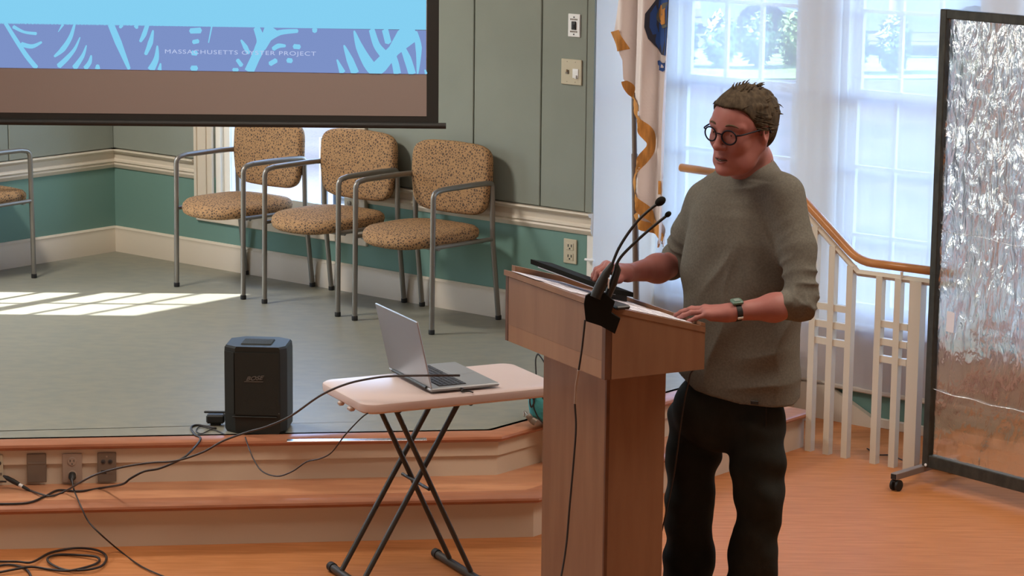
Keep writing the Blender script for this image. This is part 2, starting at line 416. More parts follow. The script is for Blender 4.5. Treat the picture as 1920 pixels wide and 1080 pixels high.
# orientation test: inward normal must point towards (0,0)
t_in = offs(S_TOP, .08); 
if np.linalg.norm(t_in[1]) > np.linalg.norm(S_TOP[1]): SG = -1
else: SG = 1
def ins(ch, d): return offs(ch, SG*d)
def ring(mb, ch, d0, d1, z0, z1):
    o, i = ins(ch, d0), ins(ch, d1)
    for k in range(len(ch)-1):
        q = [o[k], o[k+1], i[k+1], i[k]]
        P = wpoly(q)
        ar = sum(P[j][0]*P[(j+1) % 4][1]-P[(j+1) % 4][0]*P[j][1] for j in range(4))
        if ar < 0: P = P[::-1]
        mb.prism(P, z0, z1)
def polyprism(mb, ps, z0, z1):
    P = wpoly(ps); n = len(P)
    ar = sum(P[j][0]*P[(j+1) % n][1]-P[(j+1) % n][0]*P[j][1] for j in range(n))
    mb.prism(P if ar > 0 else P[::-1], z0, z1)
def nosing(mb, ch, z, over=.0, h=.028):
    o, i = ins(ch, -over), ins(ch, .09)
    prof = [(0.0, -h), (-.010, -h*.75), (-.013, -h*.5), (-.010, -h*.2), (0.0, 0.0)]
    rings = [ins(ch, d) for d, _ in prof]
    V = []; Fs = []; n = len(ch)
    allr = [(r, z+p[1]) for r, p in zip(rings, prof)] + [(i, z), (i, z-h)]
    for r, zz in allr: V += [W(q[0], q[1], zz) for q in r]
    m_ = len(allr)
    for k in range(m_):
        for j in range(n-1):
            k2 = (k+1) % m_
            Fs.append((k*n+j, k*n+j+1, k2*n+j+1, k2*n+j))
    mb.add(V, Fs)
stage = thing('floor_stage', None, None, W(2.5, 1.5, 0), 0, kind='structure')
mb = MB(); polyprism(mb, stage_poly(ins(S_TOP, .07)), H-.03, H); mb.build('vinyl_floor', M['vinyl'], stage)
mb = MB(); nosing(mb, S_TOP, H); mb.build('stage_nosing', M['maple_nose'], stage, True)
mb = MB(); ring(mb, S_TOP, .025, .12, RISE-.02, H-.026); mb.build('upper_riser', M['riser'], stage)
mb = MB(); ring(mb, S_TOP, .014, .026, H-.085, H-.028)
mb.build('fascia_strip', M['riser'], stage, label='raised fascia strip under the stage edge')
mb = MB(); ring(mb, S_LOW, .005, .62, RISE-.028, RISE-.0005); mb.build('step_tread', M['maple_step'], stage)
mb = MB(); nosing(mb, S_LOW, RISE, h=.026); mb.build('step_nosing', M['maple_nose'], stage, True)
mb = MB(); ring(mb, S_LOW, .028, .12, 0, RISE-.024); mb.build('lower_riser', M['riser'], stage)
mb = MB(); ring(mb, S_LOW, .016, .029, RISE-.045, RISE-.024); mb.build('cove_moulding', M['riser'], stage)
# bright metal strip added to stand in for the highlight along the stage edge
p0 = atz(538, 826.5, H+.0015); p1 = atz(800, 824, H+.0015)
d = (p1-p0)/np.linalg.norm(p1-p0)
mb = MB(); mb.box((p0+p1)/2+np.array([0, 0, .001]), (np.linalg.norm(p1-p0), .035, .003), (d, (-d[1], d[0], 0), (0, 0, 1)), bev=.001)
mb.build('highlight_strip', M['strip'], stage)

# --- walls
def wall_with_openings(mb, axis, s0, s1, z0, z1, opens, f0, f1, m=0):
    """axis 'a': wall runs along a, thickness b in f0..f1; axis 'b' the other way"""
    def put(u0, u1, za, zb):
        if u1-u0 < 1e-4 or zb-za < 1e-4: return
        if axis == 'a': wbox(mb, u0, u1, f0, f1, za, zb, m)
        else: wbox(mb, f0, f1, u0, u1, za, zb, m)
    cur = s0
    for (u0, u1, w0, w1) in sorted(opens):
        put(cur, u0, z0, z1); put(u0, u1, z0, w0); put(u0, u1, w1, z1); cur = u1
    put(cur, s1, z0, z1)
WIN1 = (.77, 1.73, .66, 2.55)
LW = [(1.55, 2.46, .66, 2.36)]  # left-hand window out of view, assumed from the sun patch on the stage
RAIL0, RAIL1 = .782, .884
# right wall with the fabric panels, lower part teal
mb = MB(); wall_with_openings(mb, 'a', 0, 3.21, 0, RAIL0+.02, [(WIN1[0], WIN1[1], WIN1[2], RAIL0+.02)], 0, -.12)
w_low = struct('wall_right', mb, M['teal'])
mb = MB(); wall_with_openings(mb, 'a', 0, 3.21, RAIL0+.02, CEIL, [(WIN1[0], WIN1[1], RAIL0+.02, WIN1[3])], 0, -.12)
mb.build('upper_wall', M['panel'], w_low)
# upholstered wall panels proud of the wall with seams between them
for (a0, a1, z1) in ((0.004, .634, CEIL), (1.86, 2.534, CEIL), (2.540, 2.940, CEIL), (2.946, 3.205, CEIL)):
    mb = MB(); wbox(mb, a0, a1, .002, .014, RAIL1+.004, z1-.02, bev=.003); mb.build('wall_panel', M['panel'], w_low)
mb = MB(); wbox(mb, 3.207, 3.245, .001, .012, RAIL1+.004, CEIL); mb.build('corner_strip', M['panel'], w_low)
# left wall
mb = MB(); wall_with_openings(mb, 'b', -.12, 12.2, 0, RAIL0+.02, [(u0, u1, w0, RAIL0+.02) for (u0, u1, w0, w1) in LW], 0, -.12)
w_l = struct('wall_left', mb, M['teal'])
mb = MB(); wall_with_openings(mb, 'b', -.12, 12.2, RAIL0+.02, CEIL, [(u0, u1, RAIL0+.02, w1) for (u0, u1, w0, w1) in LW], 0, -.12)
mb.build('upper_wall', M['panel'], w_l)
for (b0, b1) in ((.016, .715), (.721, 1.415)):
    mb = MB(); wbox(mb, .002, .014, b0, b1, RAIL1+.004, CEIL-.02, bev=.003); mb.build('wall_panel', M['panel'], w_l)
# alcove: return wall and window wall
mb = MB(); wbox(mb, 3.212, 3.246, 0, ALC-.0, 0, CEIL); struct('wall_alcove', mb, M['white_wall'])
WINS = [(3.275, 4.005, .46, 2.6), (4.20, 4.93, .46, 2.6), (5.12, 5.85, .46, 2.6)]
mb = MB(); wall_with_openings(mb, 'a', 3.125, 13.2, -.1, CEIL, WINS, ALC, ALC-.12)
struct('wall_window', mb, M['white_wall'])
mb = MB(); wall_with_openings(mb, 'a', 4.02, 13.2, 0.0, .15, [], ALC, ALC+.012); struct('trim_2', mb, M['teal'])
mb = MB(); wbox(mb, 4.02, 13.1, ALC, ALC+.05, .150, .172, bev=.006); struct('trim_3', mb, M['trim'])
mb = MB(); wbox(mb, 4.40, 13.1, ALC+.012, ALC+.028, 0.0, .045, bev=.004); struct('baseboard_window', mb, M['trim'])
# sloping skirt board beside the stair
mb = MB(); mb.slab([W(4.05, ALC+.05, .235), W(4.05, ALC+.05, .0), W(4.46, ALC+.05, .0), W(4.46, ALC+.05, .045)], np.array([B[0], B[1], 0])*.03); struct('trim_4', mb, M['trim'])
mb = MB(); wbox(mb, 3.25, 4.05, .345, ALC+.02, .0, .292, bev=.004); struct('trim_9', mb, M['riser'])
mb = MB(); wbox(mb, -.12, 13.2, 12.2, 12.32, 0, CEIL); struct('wall_rear', mb, M['hall_wall'])
mb = MB(); wbox(mb, 13.2, 13.32, 12.3, -.7, 0, CEIL); struct('wall_far_side', mb, M['hall_wall'])
mb = MB(); wbox(mb, -.3, 13.4, 12.4, -.9, CEIL, CEIL+.12); struct('ceiling', mb, M['ceil'])

# chair rail and baseboard profiles (swept boxes of stepped depth)
def moulding(mb, run, prof):
    """run(u, depth, z)->point for u=0,1 ; prof [(depth,z)] closed outline"""
    n = len(prof)
    V = [run(u, d_, z_) for u in (0, 1) for d_, z_ in prof]
    mb.add(V, [tuple(range(n)), tuple(range(n, 2*n))[::-1]]+[(i, (i+1) % n, n+(i+1) % n, n+i) for i in range(n)])
def runA(a0, a1): return lambda u, d_, z_: W(a0+(a1-a0)*u, d_, z_)
def runB(b0, b1): return lambda u, d_, z_: W(d_, b0+(b1-b0)*u, z_)
RAILP = [(0, RAIL1), (.034, RAIL1), (.036, RAIL1-.006), (.030, RAIL1-.016), (.016, RAIL1-.022), (.013, RAIL1-.050), (.020, RAIL1-.056), (.022, RAIL1-.066),
         (.014, RAIL1-.074), (.018, RAIL1-.082), (.012, RAIL1-.094), (.006, RAIL0), (0, RAIL0)]
BASEP = [(0, .468), (.008, .468), (.016, .458), (.013, .446), (.016, .438), (.016, H), (0, H)]
for nm, runs, prof in (('trim_5', [runA(0, .64), runA(1.85, 3.245)], RAILP), ('trim_6', [runB(0, 1.42), runB(2.58, 12)], RAILP),
                       ('baseboard_right', [runA(0, 3.245)], BASEP), ('baseboard_left', [runB(0, 5.6)], BASEP)):
    mb = MB()
    for r_ in runs: moulding(mb, r_, prof)
    struct(nm, mb, M['trim'], True)

# --- windows
def window(idx, opening, axis, f_in, f_out, casing=True, muntins=(2, ()), sash=M['white_wall'], depth_sign=1, rail=None, cas=M['trim']):
    u0, u1, z0, z1 = opening
    def bx(mb, a0, a1, d0, d1, za, zb, bev=0.0):
        if axis == 'a': wbox(mb, a0, a1, d0, d1, za, zb, bev=bev)
        else: wbox(mb, d0, d1, a0, a1, za, zb, bev=bev)
    mid = (f_in+f_out)/2
    mb = MB(); fr = .035
    bx(mb, u0, u0+fr, f_in-.01, f_out+.01, z0, z1); bx(mb, u1-fr, u1, f_in-.01, f_out+.01, z0, z1)
    bx(mb, u0+fr, u1-fr, f_in-.01, f_out+.01, z0, z0+fr); bx(mb, u0+fr, u1-fr, f_in-.01, f_out+.01, z1-fr, z1)
    w = struct('window_%d' % idx, mb, sash)
    r = rail if rail else (z0+z1)/2
    for (za, zb, off) in ((z0+fr, r+.02, .012), (r-.025, z1-fr, -.012)):
        mb = MB(); s = .04; d0, d1 = mid+off-.011, mid+off+.011
        bx(mb, u0+fr, u0+fr+s, d0, d1, za, zb); bx(mb, u1-fr-s, u1-fr, d0, d1, za, zb)
        bx(mb, u0+fr+s, u1-fr-s, d0, d1, za, za+s); bx(mb, u0+fr+s, u1-fr-s, d0, d1, zb-s, zb)
        so = mb.build('sash', sash, w)
        nm, hz = muntins
        for k in range(1, nm):
            mb = MB(); c = u0+fr+s+(u1-u0-2*fr-2*s)*k/nm; bx(mb, c-.009, c+.009, d0+.001, d1-.001, za+s, zb-s); mb.build('muntin', sash, so)
        nh = muntins[1]
        for k in range(1, nh):
            mb = MB(); c = za+s+(zb-za-2*s)*k/nh; bx(mb, u0+fr+s, u1-fr-s, d0+.002, d1-.002, c-.008, c+.008); mb.build('muntin', sash, so)
        mb = MB(); bx(mb, u0+fr+s, u1-fr-s, mid+off-.002, mid+off+.002, za+s, zb-s); mb.build('pane', M['glass'], w)
    if casing:
        mb = MB(); c = .125; g = f_in+.02*depth_sign
        for (p0_, p1_) in ((u0-c, u0), (u1, u1+c)):
            bx(mb, p0_, p1_, f_in, g, z0-.01, z1+c, bev=.004)
        bx(mb, u0, u1, f_in, g, z1, z1+c, bev=.004)
        mb.build('casing', cas, w)
        for (q0, q1) in ((u0-c, u0-c+.02), (u0-.045, u0-.035), (u1+.035, u1+.045), (u1+c-.02, u1+c)):
            mb = MB(); bx(mb, q0, q1, f_in, g+.010*depth_sign, z0-.01, z1+c, bev=.003); mb.build('casing_bead', cas, w)
        mb = MB(); bx(mb, u0-c-.01, u1+c+.01, f_in, f_in+.035*depth_sign, z0-.032, z0-.008, bev=.005); mb.build('sill', cas, w)
        mb = MB(); bx(mb, u0-c, u1+c, f_in, f_in+.018*depth_sign, z0-.09, z0-.03, bev=.004); mb.build('apron', cas, w)
    return w
window(1, WIN1, 'a', 0, -.12, True, (1, 1), M['white_wall'], 1, 1.7)
for i, o_ in enumerate(WINS): window(2+i, o_, 'a', ALC, ALC-.12, False, (3, 3), M['white_wall'], 1, 1.465)
window(5, LW[0], 'b', 0, -.12, True, (2, 3), M['white_wall'], 1, 1.5)
# casing boards between the alcove windows
mb = MB(); 
for (a0, a1) in ((4.0, 4.21), (4.925, 5.13), (5.85, 5.95)): wbox(mb, a0, a1, ALC+.001, ALC+.02, .42, 2.75, bev=.004)
wbox(mb, 3.25, 5.95, ALC+.001, ALC+.05, .425, .455, bev=.006)
struct('trim_7', mb, M['white_wall'])

# --- sheer curtain in the alcove
def curtain(name, a0, a1, b, zb, z1, label, n=240):
    mb = MB(); V = []; Fs = []
    zs = [zb, .6, 1.2, 1.8, 2.4, z1]
    for i in range(n+1):
        a = a0+(a1-a0)*i/n
        w = .004*math.sin(a*34)+.0025*math.sin(a*71+1)+.005*math.sin(a*13)
        for z_ in zs: V.append(W(a+.004*math.sin(z_*3+a*9), b+w*(1.1-.1*z_), z_))
    m_ = len(zs)
    for i in range(n):
        for j in range(m_-1): Fs.append((i*m_+j, (i+1)*m_+j, (i+1)*m_+j+1, i*m_+j+1))
    mb.add(V, Fs); o = mb.build(name, M['sheer'], None, 'all', fixn=False)
    return tag(o, label, 'curtain')
mb = MB(); wbox(mb, 3.25, 13.1, ALC+.0, ALC+.012, .172, .425); struct('trim_10', mb, M['shaded_wall'])
curtain('sheer_curtain', 3.262, 6.1, ALC+.075, .18, 3.2, 'white sheer curtain hanging across the bright windows behind the speaker')
mb = MB(); mb.tube([W(3.25, ALC+.075, 3.21), W(6.2, ALC+.075, 3.21)], .012); struct('trim_8', mb, M['white_wall'])

# --- outside
mb = MB(); wbox(mb, -60, 60, -.7, -90, -.42, -.40); o = struct('ground', mb, M['outside_ground'])
mb = MB(); wbox(mb, -60, 0-.3, -.7, 40, -.42, -.40); struct('ground_side', mb, M['outside_ground'])
# ================================================================== furniture and things
def pad(mb, half, z0, z1, fn, dome=.012, n=40, power=4.0, edge=.35, front=0.0):
    """cushion: superellipse outline of half sizes, between z0 and z1; fn maps local (x,y,z) to the world"""
    th = z1-z0; zm = (z0+z1)/2
    layers = [(0.0, z0), (.6, z0), (.93, z0+.04*th), (.985, z0+.22*th), (1.0, zm), (.985, z1-.25*th), (.93, z1-.07*th), (.8, z1), (.5, z1+dome*.7), (.22, z1+dome*.95)]
    V = []; Fs = []
    for (s, z) in layers[1:]:
        for k in range(n):
            t = 2*math.pi*k/n; c, s_ = math.cos(t), math.sin(t)
            x = half[0]*math.copysign(abs(c)**(2/power), c)*s; y = half[1]*math.copysign(abs(s_)**(2/power), s_)*s
            if front and y > 0: y *= 1+front*(1-(x/half[0])**2)
            V.append(fn(x, y, z))
    nl = len(layers)-1
    V.append(fn(0, 0, z0)); V.append(fn(0, 0, z1+dome))
    for i in range(nl-1):
        for k in range(n): Fs.append((i*n+k, i*n+(k+1) % n, (i+1)*n+(k+1) % n, (i+1)*n+k))
    for k in range(n):
        Fs.append((nl*n, (k+1) % n, k)); Fs.append((nl*n+1, (nl-1)*n+k, (nl-1)*n+(k+1) % n))
    mb.add(V, Fs)

def make_chair():
    t = thing('armchair', 'tan', 'chair', (0, 0, 0), 0, 'patterned stacking armchairs on the stage')
    mb = MB(); pad(mb, (.232, .232), .388, .452, lambda x, y, z: (x, y+.272, z-(.012 if y > .1 else 0)*((y-.1)/.13)**2), dome=.014, power=3.4, front=.16)
    mb.build('seat', M['chair_fabric'], t, 'all')
    mb = MB()
    def bk(x, y, z):
        w = 1.0-.10*max(0, (-y)/.165)             # narrower at the bottom
        zz = .655+y + .012*(1-(x/.25)**2)*(1 if y > 0 else .9)*(1 if y > 0 else -1)
        yy = .058 - z - .16*(zz-.49)*.35 - .05*(x/.25)**2*-.35
        return (x*w, yy, zz)
    pad(mb, (.243, .158), -.028, .028, lambda x, y, z: bk(x, y, -z), dome=.006, power=6.0)
    mb.build('backrest', M['chair_fabric'], t, 'all')
    for s in (-1, 1):
        x = .240*s
        mb = MB(); mb.tube(roundpath([(x, .47, .008), (x, .462, .645), (x, .40, .655)], .045), .0125, 12); l1 = mb.build('leg', M['chair_metal'], t, True)
        mb = MB(); mb.tube([(x, .40, .655), (x, .30, .6555), (x, .16, .655), (x, .08, .653)], [.0125, .0135, .0135, .0125], 12); mb.build('armrest', M['chair_metal'], t, True)
        mb = MB(); mb.tube(roundpath([(x, .10, .653), (x, .052, .650), (x, .048, .40), (x, .0, .008)], .04), .0125, 12); l2 = mb.build('leg', M['chair_metal'], t, True)
        for l, (yy) in ((l1, .47), (l2, 0.0)):
            mb = MB(); mb.lathe([(.0135, 0), (.0145, .004), (.0145, .018), (.0132, .022)], (x, yy, .0), n=14); mb.build('foot_cap', M['rubber'], l, True)
        mb = MB(); mb.tube([(x, .462, .395), (x, .25, .392), (x, .047, .388)], .010, 10); mb.build('seat_rail', M['chair_metal'], t, True)
        mb = MB(); mb.box((x*.93, .05, .58), (.04, .012, .03), bev=.003); mb.build('bracket', M['chair_metal'], t)
    for yy in (.12, .42):
        mb = MB(); mb.tube([(-.24, yy, .386), (.24, yy, .386)], .009, 10); mb.build('cross_rail', M['chair_metal'], t, True)
    return t
ch = make_chair()
CH = [((2.487, .045), 140.15, 'tan patterned armchair nearest the podium, alone against the plain wall panel'),
      ((1.878, .035), 141.0, 'tan patterned armchair in the middle of the three by the back wall'),
      ((1.262, .03), 139.2, 'tan patterned armchair standing directly in front of the bright window'),
      ((.075, 1.292), 50.15+180+90, 'tan patterned armchair against the left wall, cut off by the picture edge')]
for i, ((a_, b_), rz, lab) in enumerate(CH):
    c = ch if i == 0 else copy_tree(ch)
    c.matrix_world = Matrix.Translation(Vector(W(a_, b_, H))) @ Matrix.Rotation(R(rz), 4, 'Z')
    c['label'] = lab

# ---------------------------------------------------------------- projection screen with its slide
psi = R(.75); SY = 9.3
S0 = at(822, 235, SY); sd = np.array([math.cos(psi), math.sin(psi), 0]); sn = np.array([-math.sin(psi), math.cos(psi), 0])
def onS(px, py, off=0.0):
    d = ray(px, py); o = np.array([0, 0, CAM_H]); P0 = S0-sn*off
    return o+d*(((P0-o)@sn)/(d@sn))
scr = thing('projection_screen', 'large white pull-down projection screen with black border showing a blue slide', 'screen', S0, psi)
xl = -2.05                                      # left end of the cloth, out of frame
def SP(u, z, off=0.0): return S0+sd*u+np.array([0, 0, z-S0[2]])-sn*off
zb0 = onS(822, 238)[2]; zt_s = 3.0
ui = -(22/1920)*SY*1920/F_PX*1.02
mb = MB(); mb.slab([SP(xl, zb0), SP(0, zb0), SP(0, zt_s), SP(xl, zt_s)], sn*.004); mb.build('screen_border', M['screen_black'], scr)
zi = onS(799, 218)[2]
mb = MB(); mb.slab([SP(xl+.045, zi, .0015), SP(ui, zi, .0015), SP(ui, zt_s-.05, .0015), SP(xl+.045, zt_s-.05, .0015)], sn*.001); mb.build('screen_cloth', M['screen_fabric'], scr)
mb = MB(); mb.tube([SP(xl-.03, zb0+.004), SP(.028, zb0+.004)], .011, 12); mb.build('weight_bar', M['screen_black'], scr, True)
mb = MB(); mb.tube([SP(xl-.03, zt_s+.05), SP(.028, zt_s+.05)], .055, 16); mb.build('roller_case', M['screen_black'], scr, True)
for u_ in (xl+.3, -.3):
    mb = MB(); mb.tube([SP(u_, zt_s+.08), SP(u_, CEIL)], .008); mb.build('hanger', M['screen_black'], scr)
Mcy = emis('slide_cyan', (.245, .66, .93), .95); Mpu = emis('slide_violet', (.215, .30, .60), .95); Mtx = emis('slide_lettering', (.50, .58, .85), 1.0)
def patch(mb, pts, off): mb.slab([onS(x, y, off) for x, y in pts], sn*.0006)
# cyan field: the projector's light put in as one even emission
mb = MB(); P = [onS(799, 56, .003), onS(-330, 40, .003)]
mb.slab([P[1], P[0], SP(ui, zt_s-.05, .003), SP(xl+.045, zt_s-.05, .003)], sn*.0006); slide = mb.build('projected_slide', Mcy, scr)
mb = MB(); patch(mb, [(-330, 121), (-330, 38), (0, 43), (640, 54), (799, 57), (799, 139), (640, 137), (0, 127)], .003); mb.build('slide_band', Mpu, scr, label='violet band along the foot of the slide')
def stroke(mb, pts, ws, off):
    P = smoothpath([(x, y, 0) for x, y in pts], 5) if len(pts) > 2 else [np.array((x, y, 0.)) for x, y in pts]
    n = len(P); L = []; Rr = []
    for i in range(n):
        t = P[min(i+1, n-1)]-P[max(i-1, 0)]; t /= np.linalg.norm(t)+1e-9
        w = np.interp(i/(n-1)*(len(ws)-1), range(len(ws)), ws)/2
        nn = np.array([-t[1], t[0], 0]); L.append(P[i]+nn*w); Rr.append(P[i]-nn*w)
    # rounded ends
    def cap(c, t, w): return [c+t*w*.45*math.sin(a)+np.array([-t[1], t[0], 0])*w*math.cos(a) for a in (math.pi*.75, math.pi/2, math.pi*.25)]
    t1 = P[-1]-P[-2]; t1 /= np.linalg.norm(t1); t0 = P[0]-P[1]; t0 /= np.linalg.norm(t0)
    e1 = [P[-1]+t1*ws[-1]*.25]; e0 = [P[0]+t0*ws[0]*.25]
    poly = L+e1+Rr[::-1]+e0
    pts3 = [onS(p[0], min(max(p[1], 42+p[0]*.017), 127+p[0]*.0155), off) for p in poly]
    # quads down the stroke
    m_ = len(L); V = [onS(q[0], min(max(q[1], 42+q[0]*.017), 127+q[0]*.0155), off) for q in L+Rr+e1+e0]
    Fs = [(i, i+1, m_+i+1, m_+i) for i in range(m_-1)]+[(m_-1, 2*m_, 2*m_-1), (0, m_, 2*m_+1)]
    mb.add(V, Fs)
ST = [([(10, 43), (30, 75), (50, 105), (68, 127)], [7, 8, 9, 9]), ([(25, 50), (45, 60), (68, 63)], [7, 5, 6]), ([(40, 83), (60, 87), (78, 79)], [9, 8, 4]),
      ([(118, 46), (109, 60)], [5, 1]), ([(140, 45), (132, 70), (118, 92), (102, 106)], [4, 8, 10, 4]), ([(150, 70), (140, 92), (125, 110), (110, 124)], [2, 6, 9, 10]),
      ([(162, 85), (155, 105), (140, 127)], [2, 7, 11]), ([(171, 104), (168, 117), (160, 128)], [3, 8, 9]), ([(183, 122), (183, 129)], [6, 10]),
      ([(208, 46), (222, 80), (242, 129)], [12, 13, 6]), ([(228, 47), (225, 52)], [8, 5]), ([(255, 48), (257, 53)], [9, 5]), ([(276, 47), (270, 65), (263, 78)], [8, 9, 5]),
      ([(287, 57), (282, 80), (273, 102)], [3, 10, 6]), ([(295, 86), (293, 110), (283, 131)], [3, 10, 14]), ([(301, 119), (299, 131)], [3, 8]),
      ([(357, 58), (376, 57)], [10, 11]), ([(362, 79), (372, 77)], [8, 8]), ([(360, 99), (369, 100)], [9, 9]), ([(359, 128), (369, 128)], [10, 10]), ([(397, 50), (391, 80)], [3, 2]),
      ([(452, 75), (460, 88), (466, 100)], [3, 9, 7]), ([(445, 112), (453, 123)], [7, 8]), ([(437, 131), (446, 131)], [7, 7]),
      ([(481, 52), (489, 75), (487, 90), (478, 110), (467, 134)], [12, 16, 19, 17, 18]), ([(508, 52), (500, 70), (490, 90)], [24, 20, 16]),
      ([(500, 72), (525, 61), (558, 58)], [16, 10, 7]), ([(590, 54), (590, 60)], [10, 8]), ([(512, 92), (522, 86), (535, 86)], [8, 9, 5]), ([(551, 87), (562, 88)], [9, 9]),
      ([(506, 120), (518, 113)], [9, 9]), ([(539, 113), (547, 114)], [9, 9]),
      ([(632, 112), (642, 136)], [3, 12]), ([(645, 85), (656, 112), (666, 137)], [3, 13, 15]), ([(664, 58), (674, 88), (690, 118), (706, 138)], [3, 14, 20, 22]),
      ([(770, 58), (738, 95), (700, 138)], [46, 22, 30]), ([(697, 56), (706, 84), (718, 100)], [11, 13, 16]), ([(722, 56), (728, 80)], [12, 12]), ([(735, 100), (741, 118), (745, 138)], [12, 13, 14]),
      ([(753, 85), (764, 110), (773, 139)], [8, 14, 14]), ([(778, 60), (785, 90), (783, 138)], [9, 12, 3]), ([(797, 131), (799, 138)], [3, 5])]
for k, (pts, ws) in enumerate(ST):
    mb = MB(); stroke(mb, pts, ws, .0036+.00004*k); mb.build('leaf_stroke', Mcy, scr, fixn=False)
def text_obj(body, name, p_left, p_right, normal, height, m, parent, extr=.0006, spacing=1.0, shear=0.0, bold=0.0):
    cu = bpy.data.curves.new('t', 'FONT'); cu.body = body; cu.size = 1; cu.extrude = 0.001; cu.space_character = spacing; cu.shear = shear; cu.offset = bold
    ob = bpy.data.objects.new('t', cu); COL.objects.link(ob)
    dg = bpy.context.evaluated_depsgraph_get(); me = bpy.data.meshes.new_from_object(ob.evaluated_get(dg))
    bpy.data.objects.remove(ob)
    co = np.array([v.co[:] for v in me.vertices]); x0, x1 = co[:, 0].min(), co[:, 0].max(); y0, y1 = co[:, 1].min(), co[:, 1].max()
    pl, pr_ = np.array(p_left, float), np.array(p_right, float); X = (pr_-pl); Ln = np.linalg.norm(X); X /= Ln
    Nn = np.array(normal, float); Nn /= np.linalg.norm(Nn); Yv = np.cross(Nn, X)
    if Yv[2] < 0: Yv = -Yv
    mb = MB(); V = [pl+X*(c[0]-x0)/(x1-x0)*Ln+Yv*(c[1]-y0)/(y1-y0)*height+Nn*(c[2]/.001)*extr for c in co]
    mb.add(V, [tuple(p.vertices) for p in me.polygons]); return mb.build(name, m, parent, fixn=False)
hgt = onS(450, 94)[2]-onS(450, 104)[2]
text_obj('MASSACHUSETTS OYSTER PROJECT', 'slide_text', onS(309.5, 102.5, .0065), onS(592.5, 107.0, .0065), -sn, hgt*1.0, Mtx, scr, spacing=1.12)

# ---------------------------------------------------------------- loudspeaker at the stage edge
c0 = atz(419, 812, H); c1 = atz(537, 815, H); spx = (c1-c0)/np.linalg.norm(c1-c0); wS = np.linalg.norm(c1-c0)
spy = np.array([-spx[1], spx[0], 0]); hS = .338
spk = thing('portable_speaker', 'black upright portable loudspeaker standing on the stage edge', 'speaker', (c0+c1)/2, math.atan2(spx[1], spx[0]))
base = (c0+c1)/2
def SQ(x, y, z): return base+spx*x+spy*y+np.array([0, 0, z])
def sp_sec(z, k=1.0, dz=0.0):
    w, c_ = wS/2*k, .045
    return [SQ(-w+c_, 0, z), SQ(w-c_*.5, 0, z), SQ(w, .03, z), SQ(w, .17*k, z), SQ(w-.05, .21*k, z), SQ(-w+.05, .21*k, z), SQ(-w, .17*k, z), SQ(-w, .035, z)]
secs = [(0.0, .93), (.012, .99), (.06, 1.0), (hS-.03, 1.0), (hS-.008, .985), (hS, .94)]
mb = MB(); V = []
for z, k in secs: V += sp_sec(z, k)
n = 8; Fs = [tuple(range(n))[::-1], tuple((len(secs)-1)*n+i for i in range(n))]
for i in range(len(secs)-1):
    for k in range(n): Fs.append((i*n+k, i*n+(k+1) % n, (i+1)*n+(k+1) % n, (i+1)*n+k))
mb.add(V, Fs); mb.build('cabinet', M['spk'], spk)
w = wS/2
mb = MB(); mb.slab([SQ(-w+.047, -.001, .075), SQ(w-.026, -.001, .075), SQ(w-.026, -.001, hS-.022), SQ(-w+.047, -.001, hS-.022)], -spy*.006)
g = mb.build('grille', M['grille'], spk)
mb = MB(); mb.slab([SQ(-w+.004, .028, .075), SQ(-w+.044, -.003, .075), SQ(-w+.044, -.003, hS-.022), SQ(-w+.004, .028, hS-.022)], (-spx-spy)*.002); mb.build('side_grille', M['grille'], spk)
mb = MB(); mb.box(SQ(0, -.003, .066), (wS-.07, .008, .006), (spx, spy, (0, 0, 1)), bev=.002); mb.build('trim_line', M['spk'], spk)
mb = MB(); mb.box(SQ(.0, .09, hS-.002), (.12, .10, .012), (spx, spy, (0, 0, 1)), bev=.004); mb.build('carry_handle', M['grille'], spk)
text_obj('BOSE', 'badge_lettering', SQ(-.031, -.0085, .208), SQ(.040, -.0085, .214), -spy, .016, M['logo'], spk, extr=.0012, shear=.45, bold=.02)
mb = MB(); mb.slab([SQ(-.040, -.0078, .2035), SQ(.034, -.0078, .2045), SQ(.035, -.0078, .2070), SQ(-.036, -.0078, .2062)], -spy*.0012); mb.build('badge_underline', M['logo'], spk)
mb = MB(); mb.lathe([(.002, 0), (.002, .002)], SQ(.094, -.0065, .083), -spy, 8); mb.build('status_lamp', M['logo'], spk)
# its power brick with short leads
ad = thing('power_adapter', 'small black power adapter beside the loudspeaker', 'adapter', atz(402, 797, H), 0)
pb = atz(403, 800, H)
mb = MB(); mb.box(pb+np.array([0, .03, .026]), (.07, .045, .034), bev=.006); mb.build('brick', M['blackp'], ad)
mb = MB(); mb.box(pb+np.array([-.002, .025, .052]), (.085, .012, .008), bev=.003); mb.build('clip', M['blackp'], ad)
mb = MB(); mb.box(pb+np.array([0, .03, .005]), (.04, .03, .010), bev=.003); mb.build('rubber_base', M['rubber'], ad)

